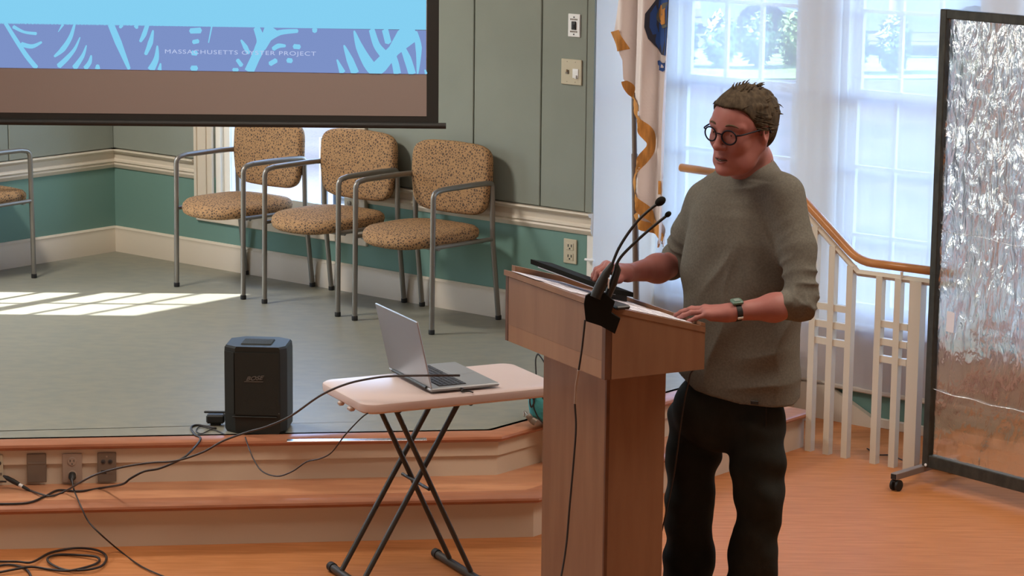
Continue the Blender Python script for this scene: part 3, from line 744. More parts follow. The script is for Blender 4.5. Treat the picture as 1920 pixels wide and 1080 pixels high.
# ---------------------------------------------------------------- cables
def cable(name, pts, r, label, m='cable', n=8, cat='cable', parent=None):
    mb = MB(); mb.tube(smoothpath(pts, 7), r, n)
    if parent is not None: return mb.build(name, M[m], parent, 'all', label=label)
    return tag(mb.build(name, M[m], None, 'all'), label, cat)
fz = H+.004
cable('power_lead', [atz(405, 803, fz), atz(372, 797, fz), atz(358, 802, fz), atz(366, 815, fz), atz(376, 823, fz)] + [at(362, 842, 9.17), at(341, 860, 9.10), at(300, 878, 9.07),
      at(270, 884, 9.06), at(245, 897, 9.06), at(229, 908, 9.09)] + [atz(190, 915, RISE+.005), atz(150, 921, RISE+.005), atz(110, 919, RISE+.005), atz(85, 930, RISE+.005), atz(50, 943, RISE+.005), atz(-20, 945, RISE+.005)],
      .0042, 'thick black power lead looping from the adapter down the steps to the left')
cable('adapter_lead', [atz(398, 804, fz), atz(375, 800, fz), atz(368, 808, fz), atz(378, 813, fz), atz(395, 806, fz), atz(408, 808, fz), atz(422, 815, fz)], .0022, 'thin black lead looped between adapter and loudspeaker')
cable('video_cable', [at(862, 704, 8.50), at(800, 704, 8.46), at(740, 705, 8.46), at(700, 709, 8.47), at(650, 720, 8.50), at(600, 742, 8.57), at(545, 780, 8.72), at(500, 800, 8.82), at(465, 810, 8.88), at(420, 826, 8.93),
      at(380, 848, 8.97), at(330, 864, 9.0), at(280, 868, 9.02), at(230, 876, 9.04), at(180, 890, 9.07), at(150, 905, 9.12)] + [atz(120, 922, RISE+.006), atz(95, 930, RISE+.006), atz(75, 926, RISE+.008)] + [at(58, 920, 9.25)],
      .0038, 'long grey-black cable running from the laptop across the loudspeaker to the wall sockets', 'cable_grey')
cable('socket_cable', [at(135, 897, 9.24), at(137, 910, 9.2), at(140, 922, 9.16), at(152, 950, 9.03), at(166, 978, 8.99)] + [at(190, 1003, 8.95), atz(225, 1033, .006), atz(262, 1060, .006), atz(300, 1078, .006), atz(330, 1088, .006)],
      .003, 'thin brown-black cable hanging from the floor-box socket to the hall floor')
cable('table_cord', [atz(460, 820, H+.003), at(466, 838, 9.2), at(476, 862, 9.12), at(492, 884, 9.05), at(520, 893, 8.97), at(548, 884, 8.9), at(575, 866, 8.82), at(600, 860, 8.72), at(622, 848, 8.62), at(645, 818, 8.52), at(664, 797, 8.48), at(683, 779, 8.45), at(700, 770, 8.50)],
      .0025, 'thin black cord sagging between the loudspeaker and the folding table')
coil = [(-30, 1053), (30, 1053), (60, 1054), (95, 1036), (140, 1028), (180, 1031), (199, 1043), (192, 1060), (165, 1068), (125, 1069), (95, 1057), (90, 1046), (110, 1040), (150, 1041), (180, 1044), (186, 1052), (170, 1061), (130, 1070), (95, 1068), (60, 1063), (30, 1067), (-20, 1077)]
cable('coiled_cable', [atz(x, y, .006+.0035*(i % 3)) for i, (x, y) in enumerate(coil)], .0045, 'loosely coiled thick black cable on the floor below the steps')
cable('spare_cable', [atz(x, y, .006) for x, y in ((-20, 1064), (15, 1059), (40, 1063), (52, 1070), (60, 1084))], .0042, 'short black cable end crossing beneath the coiled cable')
# connectors
cn = thing('cable_connector', 'black inline connector with a white collar hanging by the left sockets', 'connector', at(30, 908, 9.3))
q0, q1 = at(6, 892, 9.30), at(60, 922, 9.25); dd = (q1-q0)/np.linalg.norm(q1-q0); Lc = np.linalg.norm(q1-q0)
mb = MB(); mb.lathe([(.003, 0), (.006, .01), (.009, .02), (.010, Lc*.35), (.008, Lc*.55)], q0, dd, 14); mb.build('plug_body', M['blackp'], cn, True)
mb = MB(); mb.lathe([(.0068, 0), (.0068, Lc*.12)], q0+dd*Lc*.56, dd, 14); mb.build('collar', M['white_plate'], cn, True)
mb = MB(); mb.lathe([(.0065, 0), (.0065, Lc*.12), (.003, Lc*.32)], q0+dd*Lc*.68, dd, 14); mb.build('strain_relief', M['blackp'], cn, True)
cable('tail_lead', [at(-20, 905, 9.28), at(0, 903, 9.28), at(12, 903, 9.28)], .0035, 'short black lead entering the inline connector at the left edge')

# service plates on the upper riser
def yriser(px, py, out=0.0):
    """point on the upper riser's face under the pixel"""
    o, i = ins(S_TOP, .012-out)[0:2]
    P0 = np.array(W(o[0], o[1], 0)); P1 = np.array(W(i[0], i[1], 0)); t = P1-P0; nn = np.array([-t[1], t[0], 0]); nn /= np.linalg.norm(nn)
    d = ray(px, py); c = np.array([0, 0, CAM_H]); return c+d*(((P0-c)@nn)/(d@nn))
pn = yriser(100, 880)-yriser(20, 880); pX = pn*np.array([1, 1, 0]); pX /= np.linalg.norm(pX); pN = np.array([pX[1], -pX[0], 0])
def plate(x0, x1, y0, y1, name, m, label, extra=None, cat='socket'):
    a_, b_, c_, d_ = yriser(x0, y1), yriser(x1, y1), yriser(x1, y0), yriser(x0, y0)
    t = thing(name, label, cat, (a_+b_)/2, math.atan2(pX[1], pX[0]))
    cc = (a_+b_+c_+d_)/4; mb = MB(); mb.box(cc+pN*.003, (np.linalg.norm(b_-a_), .006, abs(d_[2]-a_[2])), (pX, -pN, (0, 0, 1)), bev=.002); mb.build('cover', m, t)
    if extra: extra(t, cc+pN*.006, np.linalg.norm(b_-a_), abs(d_[2]-a_[2]))
    return t
def hole(t, c, x, z, wx, wz, m='dark', nm='slot'):
    mb = MB(); mb.box(c+pX*x+np.array([0, 0, z])+pN*.0008, (wx, .0016, wz), (pX, -pN, (0, 0, 1)), bev=.0004); mb.build(nm, M[m], t)
def ex_out(t, c, w_, h_):
    for z in (.026, -.026):
        mb = MB(); mb.lathe([(.017, 0), (.017, .002), (.015, .003)], c+np.array([0, 0, z]), pN, 20); o = mb.build('receptacle', M['pink_plate'], t)
        for x in (-.007, .007): hole(t, c+pN*.003, x, z+.003, .0025, .009)
        hole(t, c+pN*.003, 0, z-.009, .004, .004)
    mb = MB(); mb.lathe([(.013, 0), (.014, .02), (.008, .03), (.004, .045)], c+np.array([.0, 0, -.024]), pN+np.array([0, 0, -.5]), 14); mb.build('plug', M['blackp'], t, True)
def ex_av(t, c, w_, h_):
    for x in (-.013, .013):
        mb = MB(); mb.lathe([(.008, 0), (.0085, .003), (.006, .004)], c+pX*x+np.array([0, 0, .022]), pN, 16); mb.build('jack', M['cable_grey'], t, True)
        hole(t, c+pN*.004, x, .022, .006, .006)
    hole(t, c, -.012, -.018, .020, .014); hole(t, c, .016, -.020, .014, .010, 'grey_plate', 'port')
    hole(t, c, 0, .042, .006, .006, 'pink_plate', 'screw')
def ex_blank(t, c, w_, h_): hole(t, c, 0, .018, w_*.86, .006, 'grey_plate', 'seam')
plate(51, 87, 850, 904, 'floor_box_cover', M['grey_plate'], 'blank dark metal cover plate on the stage riser', ex_blank, 'cover plate')
plate(117, 154, 850, 904, 'duplex_outlet', M['pink_plate'], 'tan duplex power outlet on the stage riser with a plug in it', ex_out, 'outlet')
plate(183, 218, 848, 903, 'audio_socket_plate', M['grey_plate'], 'grey audio socket plate with two round jacks on the stage riser', ex_av, 'socket')
plate(-22, 6, 852, 905, 'signal_socket_plate', M['beige_plate'], 'beige socket plate on the stage riser at the left picture edge', ex_av, 'socket')

# ---------------------------------------------------------------- wall plates, right wall
wN = -np.array([B[0], B[1], 0])
def wplate(x0, x1, y0, y1, name, m, label, cat, depth=.007, b0=.014):
    p = [atwall(*q, b0) for q in ((x0, y1), (x1, y1), (x1, y0), (x0, y0))]
    a0 = (ab(p[0])[0]+ab(p[3])[0])/2; a1 = (ab(p[1])[0]+ab(p[2])[0])/2; z0 = (p[0][2]+p[1][2])/2; z1 = (p[2][2]+p[3][2])/2
    t = thing(name, label, cat, W((a0+a1)/2, b0, z0), YW)
    mb = MB(); wbox(mb, a0, a1, b0, b0+depth, z0, z1, bev=.0025); mb.build('plate', m, t)
    def sub(u0, u1, v0, v1, dp, nm, mm, bev=.001):
        mb = MB(); wbox(mb, a0+(a1-a0)*u0, a0+(a1-a0)*u1, b0+depth-.001, b0+depth+dp, z0+(z1-z0)*v0, z0+(z1-z0)*v1, bev=bev); return mb.build(nm, mm, t)
    return t, sub
t, sub = wplate(1066.5, 1089, 26, 69.5, 'screen_switch', M['white_plate'], 'small white key switch plate with a black rocker high on the wall', 'switch')
sub(.34, .70, .32, .68, .006, 'rocker', M['blackp'], .002); sub(.42, .62, .38, .55, .009, 'rocker_tip', M['dark'], .002)
for v in (.86, .12): sub(.46, .56, v-.03, v+.03, .0015, 'arrow_mark', M['dark'], .0005)
for v in (.765, .235):
    for k in range(5): sub(.20+.125*k, .29+.125*k, v-.035, v+.035, .0012, 'legend_letter', M['grey_plate'], .0003)
t, sub = wplate(1053.5, 1092, 111, 159, 'light_switch', M['beige_plate'], 'double beige light switch plate below the key switch', 'switch')
sub(.24, .38, .42, .58, .004, 'toggle_surround', M['grey_plate']); sub(.28, .34, .50, .60, .012, 'toggle', M['beige_plate'])
sub(.58, .86, .28, .64, .003, 'dimmer_panel', M['white_plate']); sub(.72, .80, .26, .40, .010, 'dimmer_slider', M['white_plate'])
for u in (.30, .70):
    for v in (.12, .9): sub(u-.015, u+.015, v-.015, v+.015, .001, 'screw', M['grey_plate'], .0003)
t, sub = wplate(1058, 1082.5, 448, 494, 'wall_outlet', M['beige_plate'], 'beige duplex outlet on the green wall below the chair rail', 'outlet', b0=.001)
for v in (.70, .28):
    o = sub(.22, .78, v-.15, v+.15, .0025, 'receptacle', M['beige_plate'], .002)
    for u in (.36, .60): sub(u, u+.07, v-.02, v+.09, .0032, 'slot', M['dark'], .0002)
    sub(.46, .56, v-.11, v-.05, .0032, 'slot', M['dark'], .0002)
t, sub = wplate(647, 664, 371, 392, 'casing_outlet', M['beige_plate'], 'round-socketed beige plate partly hidden behind the middle armchair', 'outlet', b0=.034)
mb = MB(); mb.lathe([(.011, 0), (.012, .004), (.007, .005)], atwall(655, 381, .042), wN, 16); mb.build('socket_ring', M['grey_plate'], t, True)
pl = atwall(9, 362); 
lp = lambda x, y: None
d_ = ray(9, 362); q = (K@A)/(d_[:2]@A); Lp = np.array([0, 0, CAM_H])+q*d_; bl = ab(Lp)[1]
t = thing('corner_outlet', 'beige outlet plate on the green left wall behind the cut-off armchair', 'outlet', W(0, bl, Lp[2]-.055))
mb = MB(); wbox(mb, .001, .007, bl-.035, bl+.035, Lp[2]-.057, Lp[2]+.03, bev=.002); mb.build('plate', M['beige_plate'], t)
mb = MB(); wbox(mb, .006, .010, bl-.014, bl+.014, Lp[2]-.03, Lp[2]+.005, bev=.002); mb.build('receptacle', M['beige_plate'], t)
# white peg beside the wall end
pg = atwall(1104, 487, .02)
t = thing('wall_bracket', 'short white metal peg at the end of the green wall', 'bracket', pg)
mb = MB(); mb.tube([atwall(1097, 486.5, .02), atwall(1114, 488.5, .02)], .006, 10); mb.build('rod', M['white_plate'], t, True)
mb = MB(); mb.box(atwall(1108, 488, .01), (.012, .02, .014), (AV, BV, (0, 0, 1)), bev=.002); mb.build('mount', M['white_plate'], t)

# ---------------------------------------------------------------- folding table and laptop
ZT = .70; TA = R(26.3)
TL = np.array([math.cos(TA), math.sin(TA), 0]); TS = np.array([-TL[1], TL[0], 0]); TO = atz(684, 760, ZT)
TLn, TWd = .755, .425
def TP(l, s, z): return TO+TL*l+TS*s+np.array([0, 0, z-ZT])
tb = thing('folding_table', 'small off-white folding table with crossed dark legs holding a laptop', 'table', TP(TLn/2, TWd/2, 0), TA)
def rrect(x0, x1, y0, y1, r, n=7):
    out = []
    for cx, cy, a0 in ((x1-r, y0+r, -90), (x1-r, y1-r, 0), (x0+r, y1-r, 90), (x0+r, y0+r, 180)):
        for k in range(n+1):
            a = R(a0+90*k/n); out.append((cx+r*math.cos(a), cy+r*math.sin(a)))
    return out
mb = MB(); V = []; lays = [(0, .62), (0.0, .665), (.0, .69), (.004, .697), (.010, .70)]
lays = [(.012, ZT-.038), (.002, ZT-.030), (0, ZT-.012), (.002, ZT-.004), (.009, ZT)]
n = len(rrect(0, 1, 0, 1, .1))
for ins_, z in lays: V += [TP(x, y, z) for x, y in rrect(ins_, TLn-ins_, ins_, TWd-ins_, .055-ins_)]
Fs = [tuple(range(n))[::-1], tuple((len(lays)-1)*n+k for k in range(n))]
for i in range(len(lays)-1):
    for k in range(n): Fs.append((i*n+k, i*n+(k+1) % n, (i+1)*n+(k+1) % n, (i+1)*n+k))
mb.add(V, Fs); mb.build('tabletop', M['table_top'], tb, True)
mb = MB(); 
for s_ in (.0, ): pass
mb.box(TP(.004, .13, ZT-.040), (.02, .03, .014), (TL, TS, (0, 0, 1)), bev=.004); mb.build('latch', M['table_side'], tb)
mb = MB(); mb.box(TP(.004, .22, ZT-.040), (.02, .022, .014), (TL, TS, (0, 0, 1)), bev=.004); mb.build('latch', M['table_side'], tb)
sN, sF = .115, .315
LG = [((.155, sN), (.455, sN)), ((.155, sF-.02), (.455, sF-.02)), ((.425, sN+.02), (.045, sN+.02)), ((.425, sF), (.045, sF))]
for (t0, t1) in LG:
    mb = MB(); mb.tube([TP(t0[0], t0[1], ZT-.036), TP(t1[0], t1[1], .03)], .0115, 12, flat=.8); mb.build('leg', M['leg_metal'], tb, True)
for l_ in (.455, .045):
    mb = MB(); mb.tube([TP(l_, .03, .017), TP(l_, .405, .017)], .0145, 14); fo = mb.build('foot_bar', M['leg_metal'], tb, True)
    for s_ in (.03, .405):
        mb = MB(); mb.tube([TP(l_, s_-.014, .0175), TP(l_, s_+.014, .0175)], .0172, 14); mb.build('end_cap', M['rubber'], fo, True)
for l_, in ((.155,), (.425,)):
    mb = MB(); mb.tube([TP(l_, .06, ZT-.046), TP(l_, .37, ZT-.046)], .009, 10); mb.build('cross_bar', M['leg_metal'], tb, True)
mb = MB(); mb.tube([TP(.285, .10, .352), TP(.285, .33, .352)], .006, 10); mb.build('pivot_rod', M['leg_metal'], tb, True)

LP1, LP2, LP4 = atz(808, 738, ZT+.004), atz(932, 722, ZT+.004), atz(729, 697, ZT+.004)
hx = (LP4-LP1); Lw = np.linalg.norm(hx); hx /= Lw
fx = (LP2-LP1); fx -= hx*(fx@hx); Ld = np.linalg.norm(fx); fx /= Ld; Ld *= .98
lap = thing('laptop', 'open silver laptop seen from behind its screen on the folding table', 'laptop', LP1, math.atan2(fx[1], fx[0]))
def LQ(h, f, z): return LP1+hx*h+fx*f+np.array([0, 0, z])
U3 = np.array([0, 0, 1.])
mb = MB(); mb.box(LQ(Lw/2, Ld/2, .010), (Lw, Ld, .012), (hx, fx, U3), bev=.004); bs = mb.build('base', M['silver'], lap)
mb = MB(); mb.box(LQ(Lw/2, Ld*.36, .0163), (Lw*.86, Ld*.40, .0010), (hx, fx, U3), bev=.0004); kb = mb.build('keyboard_deck', M['blackp'], lap)
mb = MB()
for r_ in range(6):
    for c_ in range(15):
        if r_ == 5 and 3 < c_ < 9: 
            if c_ != 6: continue
            mb.box(LQ(Lw*(.07+.86*(c_+.5)/15), Ld*(.16+.40*(r_+.5)/6), .0178), (Lw*.86/15*4.6, Ld*.40/6*.8, .0022), (hx, fx, U3)); continue
        mb.box(LQ(Lw*(.07+.86*(c_+.5)/15), Ld*(.16+.40*(r_+.5)/6), .0178), (Lw*.86/15*.82, Ld*.40/6*.8, .0022), (hx, fx, U3))
ko = mb.build('keys', M['key'], lap); ko['kind'] = 'stuff'
mb = MB(); mb.box(LQ(Lw*.62, Ld*.79, .0163), (Lw*.28, Ld*.30, .0008), (hx, fx, U3), bev=.0003); mb.build('trackpad', M['silver'], lap)
ph = R(77); LL = .245
ld = -fx*math.cos(ph)+U3*math.sin(ph); ln_ = np.cross(hx, ld)
if ln_@fx > 0: ln_ = -ln_
mb = MB(); mb.box(LQ(Lw/2, 0.004, .016)+ld*LL/2, (Lw, LL, .006), (hx, ld, ln_), bev=.0025); lid = mb.build('lid', M['silver'], lap)
mb = MB(); mb.box(LQ(Lw/2, 0.004, .016)+ld*(LL/2+.004)-ln_*.0034, (Lw*.95, LL*.90, .0008), (hx, ld, ln_)); mb.build('display', M['blackp'], lid)
mb = MB(); mb.tube([LQ(Lw*.1, 0, .013), LQ(Lw*.9, 0, .013)], .006, 12); mb.build('hinge', M['blackp'], lap, True)
cable('laptop_dongle', [LQ(-.002, Ld*.42, .010), LQ(-.014, Ld*.44, .010), LQ(-.024, Ld*.40, .003), LQ(-.030, Ld*.5, .003), LQ(-.05, Ld*.52, .003)], .0028, 'short black adapter lead plugged into the near side of the laptop')

# ---------------------------------------------------------------- lectern
ZB = .93; PN = atz(1134, 713, ZB)
ua, va = R(117.4), R(28.6)
PU = np.array([math.cos(ua), math.sin(ua), 0]); PV = np.array([math.cos(va), math.sin(va), 0]); UW, VD = .683, .368
ZF, ZR = 1.168, 1.068
def PP(u, v, z): return PN+PU*u+PV*v+np.array([0, 0, z-ZB])
def ztop(v): return ZF+(ZR-ZF)*v/VD
pod = thing('lectern', 'light birch wooden lectern with a boxy sloping head on a narrow column', 'lectern', PP(.34, .19, 0), va)
UZ = np.array([0, 0, 1.])
def pbox(u0, u1, v0, v1, z0, z1, nm, m, bev=.002, par=None, label=None):
    V = [PP(u, v, z) for z in (z0, z1) for v in (v0, v1) for u in (u0, u1)]
    mb = MB(); mb.add(V, [(0, 2, 3, 1), (4, 5, 7, 6), (0, 1, 5, 4), (2, 6, 7, 3), (0, 4, 6, 2), (1, 3, 7, 5)])
    o = mb.build(nm, m, par or pod, label=label); return o
def pslope(u0, u1, v0, v1, zl, zh, nm, m, par=None, label=None):
    """block whose bottom and top follow the slope with offsets zl, zh from ztop"""
    V = [PP(u, v, ztop(v)+dz) for dz in (zl, zh) for v in (v0, v1) for u in (u0, u1)]
    mb = MB(); mb.add(V, [(0, 2, 3, 1), (4, 5, 7, 6), (0, 1, 5, 4), (2, 6, 7, 3), (0, 4, 6, 2), (1, 3, 7, 5)])
    return mb.build(nm, m, par or pod, label=label)
pbox(.022, UW-.022, 0, .020, ZB+.058, ZF-.020, 'front_panel', M['podium_wood'])
pbox(.022, UW-.022, .0006, .020, ZB, ZB+.0575, 'front_board', M['podium_wood_light'])
for (u0, u1) in ((0, .020), (UW-.020, UW)):
    V = [PP(u, v, z) for u in (u0, u1) for (v, z) in ((.024, ZB), (VD, ZB), (VD, ztop(VD)-.018), (.024, ztop(.024)-.018))]
    mb = MB(); mb.add(V, [(0, 1, 2, 3), (4, 7, 6, 5), (0, 4, 5, 1), (1, 5, 6, 2), (2, 6, 7, 3), (3, 7, 4, 0)])
    mb.build('side_panel', M['podium_wood'], pod)
    pbox(u0+.001, u1-.001 if u0 else u1+.002, 0.0, .024, ZB, ZF-.019, 'corner_post', M['podium_edge'])
pslope(-.002, UW+.002, -.006, VD, -.018, 0, 'top_board', M['podium_wood'])
pslope(UW-.03, UW-.005, .02, VD-.004, .001, .022, 'rim', M['podium_wood'])
pslope(.0, UW, VD-.016, VD, .001, .012, 'rim', M['podium_wood'])
pbox(.02, UW-.02, .02, VD, ZB, ZB+.018, 'shelf', M['podium_wood'])
pbox(.128, .557, .082, .302, .06, ZB, 'column', M['podium_wood'])
pbox(.126, .135, .080, .092, .06, ZB-.001, 'corner_post', M['podium_edge'])
pbox(.06, .62, .03, .36, 0, .06, 'base_plate', M['podium_wood'])
# papers and binder on the slope
def top_pt(u, v, h=0.0): return PP(u, v, ztop(v)+h)
def sheet(name, u0, u1, v0, v1, h, label, m='paper', th=.0015, skew=0.0, cat='paper', lines=0):
    t = thing(name, label, cat, top_pt((u0+u1)/2, (v0+v1)/2, h), va)
    q = [(u0, v0), (u1, v0+skew), (u1-skew, v1+skew), (u0-skew, v1)]
    mb = MB(); mb.slab([top_pt(u, v, h) for u, v in q], (0, 0, th)); mb.build('sheet', M[m], t)
    for k in range(lines):
        f0 = (k+1)/(lines+1); vv = v0+(v1-v0)*f0
        mb = MB(); mb.slab([top_pt(u0+.02, vv-.002, h+th), top_pt(u1-.03-.04*(k % 3), vv-.002, h+th), top_pt(u1-.03-.04*(k % 3), vv+.002, h+th), top_pt(u0+.02, vv+.002, h+th)], (0, 0, .0003)); mb.build('text_line', M['ink'], t)
    return t
sheet('paper_sheet', .025, .235, .055, .335, .001, 'printed white sheet lying on the lectern by the watch hand', lines=8)
sheet('paper_sheet', .26, .50, .02, .30, .001, 'white sheet on the lectern under the black binder', lines=7)
sheet('paper_sheet', .46, .64, -.0, .20, .003, 'lilac-shaded sheet sticking out below the binder at the far end', m='paper', lines=4)
t = thing('binder', 'slim black binder lying open across the papers on the lectern', 'binder', top_pt(.45, .16, .02), va)
q = [(.30, .19), (.60, .05), (.655, .16), (.36, .31)]
mb = MB(); mb.slab([top_pt(u, v, .022+.022*(u > .5)) for u, v in q], (0, 0, .016)); mb.build('cover', M['black_cloth'], t)
mb = MB(); mb.slab([top_pt(u, v, .018+.020*(u > .5)) for u, v in [(.33, .20), (.585, .07), (.63, .16), (.38, .29)]], (0, 0, .006)); mb.build('pages', M['paper'], t)
mb = MB(); mb.slab([top_pt(u, v, .004) for u, v in [(.35, .2), (.37, .2), (.37, .28), (.35, .28)]], (0, 0, .03)); mb.build('spine', M['blackp'], t)

# microphones on the near corner
YM = 7.80
mic = thing('microphone_holder', 'black cloth-covered microphone holder strapped to the near top corner of the lectern', 'microphone stand', at(1128, 590, YM))
poly = [(1098, 555.5), (1108, 550), (1134, 550), (1153, 566), (1146, 587), (1163, 598), (1153, 626), (1126, 611), (1098, 602), (1095, 571)]
mb = MB(); mb.slab([at(x, y, YM) for x, y in poly[::-1]], (0, .02, 0)); mb.build('pouch', M['black_cloth'], mic)
mb = MB(); mb.tube([at(1116, 558, YM), at(1127, 533, YM+.005), at(1137, 512, YM+.01), at(1148, 494, YM+.015)], [.018, .017, .013, .007], 12); mb.build('stem', M['blackp'], mic, True)
mb = MB(); mb.tube([at(1139, 556, YM+.02), at(1150, 530, YM+.02), at(1158, 505, YM+.02), at(1156, 495, YM+.02)], [.012, .013, .011, .006], 12); mb.build('stem', M['blackp'], mic, True)
mb = MB(); mb.box(top_pt(.02, .05, .006), (.09, .05, .012), (PU, PV, UZ), bev=.004); mb.build('clamp_base', M['blackp'], mic)
mb = MB(); mb.box(at(1141, 531, YM-.004), (.004, .004, .034), bev=.001); mb.build('white_sliver', M['white_plate'], mic)  # thin white bar for the sliver in the slot between the stems
def goose(pts, head, rh, lab):
    t = thing('gooseneck_microphone', lab, 'microphone', at(*pts[0], YM+.015), group='gooseneck microphones on the lectern')
    P3 = [at(x, y, YM+.015+.02*i/len(pts)) for i, (x, y) in enumerate(pts)]
    mb = MB(); mb.tube(smoothpath(P3, 6), [.0062]*8+[.0042]*200 if 0 else .0046, 10); mb.build('gooseneck', M['blackp'], t, True)
    hd = at(*head, YM+.035); ax = P3[-1]-P3[-2]; ax /= np.linalg.norm(ax)
    prof = [(rh*.35, -rh*1.45), (rh*.7, -rh*1.1), (rh*.97, -rh*.5), (rh, 0), (rh*.9, rh*.55), (rh*.6, rh*1.0), (rh*.2, rh*1.22)]
    mb = MB(); mb.lathe(prof, hd, ax, 18); mb.build('windscreen', M['black_cloth'], t, 'all')
goose([(1145, 503), (1151, 487), (1160, 466), (1176, 440), (1196, 414), (1216, 395), (1233, 382)], (1239, 377), .0135, 'taller gooseneck microphone with the round foam head on the lectern')
goose([(1155, 500), (1160, 488), (1172, 473), (1200, 446), (1228, 422), (1248, 406)], (1253, 401.5), .0085, 'shorter gooseneck microphone with the small head below the tall one')
cable('microphone_cord', [at(1097, 600, YM-.01), at(1095, 620, YM-.01), at(1091, 655, YM-.01), at(1085, 694, YM-.01), at(1080, 725, 7.80), at(1078, 757, 7.80)] + [at(1080, 800, 7.79), at(1076, 860, 7.78), at(1068, 950, 7.76), at(1062, 1020, 7.74), at(1052, 1082, 7.7), at(1030, 1190, 7.6)],
      .0032, 'black microphone cord hanging down the front of the lectern', parent=mic)
mb = MB(); mb.tube([at(1085, 694, YM-.012), at(1080, 725, 7.798), at(1078, 757, 7.798)], .0042, 10)
mb.build('cord_sleeve', M['pink_plate'], mic, True, label='pale sleeve around the hanging cord')

# ---------------------------------------------------------------- bag behind the lectern
bgc = atz(1008, 806, H)
bag = thing('backpack', 'teal backpack with black straps slumped on the stage edge behind the lectern', 'bag', bgc)
YB = bgc[1]+.02
prof = [(991, 772), (996, 752), (1006, 751), (1026, 766), (1060, 772), (1075, 800), (1060, 822), (1030, 816), (1004, 803), (994, 797)]
cx = sum(p[0] for p in prof)/len(prof); cy = sum(p[1] for p in prof)/len(prof)
mb = MB(); V = []; lay = [(-.055, .72), (-.045, .9), (-.02, 1.0), (.03, 1.02), (.10, .98), (.15, .85), (.165, .6)]
sp = smoothpath([(x, y, 0) for x, y in prof], 4, closed=True); n = len(sp)
for dy, k in lay:
    for p in sp: V.append(at(cx+(p[0]-cx)*k, cy+(p[1]-cy)*k, YB+.06)+np.array([0, dy, .045]))
Fs = [tuple(range(n)), tuple((len(lay)-1)*n+i for i in range(n))[::-1]]
for i in range(len(lay)-1):
    for k in range(n): Fs.append((i*n+k, i*n+(k+1) % n, (i+1)*n+(k+1) % n, (i+1)*n+k))
mb.add(V, Fs); mb.build('body', M['bag'], bag, 'all')
def bp(x, y, d=0.0): return at(x, y, YB+.06)+np.array([0, -.058+d, .04])
mb = MB(); mb.tube(smoothpath([bp(1005, 722, .06), bp(1004, 695, .06), bp(1007, 684, .06), bp(1011, 685, .06), bp(1020, 698, .06), bp(1032, 722, .06), bp(1045, 745, .06)], 5), .006, 10, flat=.5); mb.build('top_handle', M['blackp'], bag, True)
mb = MB(); mb.tube(smoothpath([bp(1005, 722, .06), bp(1007, 735, .05), bp(1010, 756, .03)], 5), .006, 10, flat=.5); mb.build('handle_strap', M['blackp'], bag, True)
mb = MB(); mb.tube(smoothpath([bp(995, 752), bp(993, 765), bp(996, 776), bp(1001, 765), bp(996, 755)], 5), .0032, 8); mb.build('strap_loop', M['blackp'], bag, True)
mb = MB(); mb.tube(smoothpath([bp(1003, 755), bp(1000, 775), bp(1012, 800), bp(1024, 808)], 5), .0026, 8); mb.build('piping', M['blackp'], bag, True)
mb = MB(); mb.tube(smoothpath([bp(983, 793), bp(983, 787, .03), bp(990, 791), bp(996, 799), bp(1004, 804)], 5), [.004]*10+[.012]*6+[.014]*5, 10, flat=.45)
mb.build('bottom_flap', M['grey_plate'], bag, True)
mb = MB(); mb.box(bp(1030, 757, .02), (.07, .03, .05), bev=.01); mb.build('dark_pocket', M['blackp'], bag)

# ---------------------------------------------------------------- flag
FB = .22
def fpos(px, py):
    """cloth point: hanging plane at b=FB with folds running down it"""
    p = atwall(px, py, FB)
    w_ = .030*math.sin((px-1150)*.125+py*.004)+.014*math.sin((px-1150)*.29+py*.009+1.0)
    return p + np.array([-B[0], -B[1], 0])*w_
flag = thing('flag', 'white state flag with blue shield and gold fringe furled on a wooden pole', 'flag', atwall(1191, 560, FB)*np.array([1, 1, 0])+np.array([0, 0, H]))
LE = [(-160, 1170), (0, 1164), (60, 1157), (95, 1166), (110, 1171), (150, 1171), (180, 1181), (210, 1199), (235, 1209), (260, 1220), (280, 1221), (300, 1211), (330, 1197), (350, 1193), (375, 1202), (400, 1213), (430, 1228), (462, 1242)]
RE = [(-160, 1250), (0, 1250), (300, 1251), (360, 1252), (400, 1249), (462, 1246)]
ly = [p[0] for p in LE]; lx = [p[1] for p in LE]; ry = [p[0] for p in RE]; rx = [p[1] for p in RE]
def flx(y): return np.interp(y, ly, lx)
def frx(y): return np.interp(y, ry, rx)
mb = MB(); ys = list(range(-160, 463, 7)); nx = 26; V = []; Fs = []
for y in ys:
    for i in range(nx+1): V.append(fpos(flx(y)+(frx(y)-flx(y))*i/nx, y))
for j in range(len(ys)-1):
    for i in range(nx): q = j*(nx+1)+i; Fs.append((q, q+1, q+nx+2, q+nx+1))
mb.add(V, Fs); cl = mb.build('cloth', M['flag_white'], flag, 'all', fixn=False)
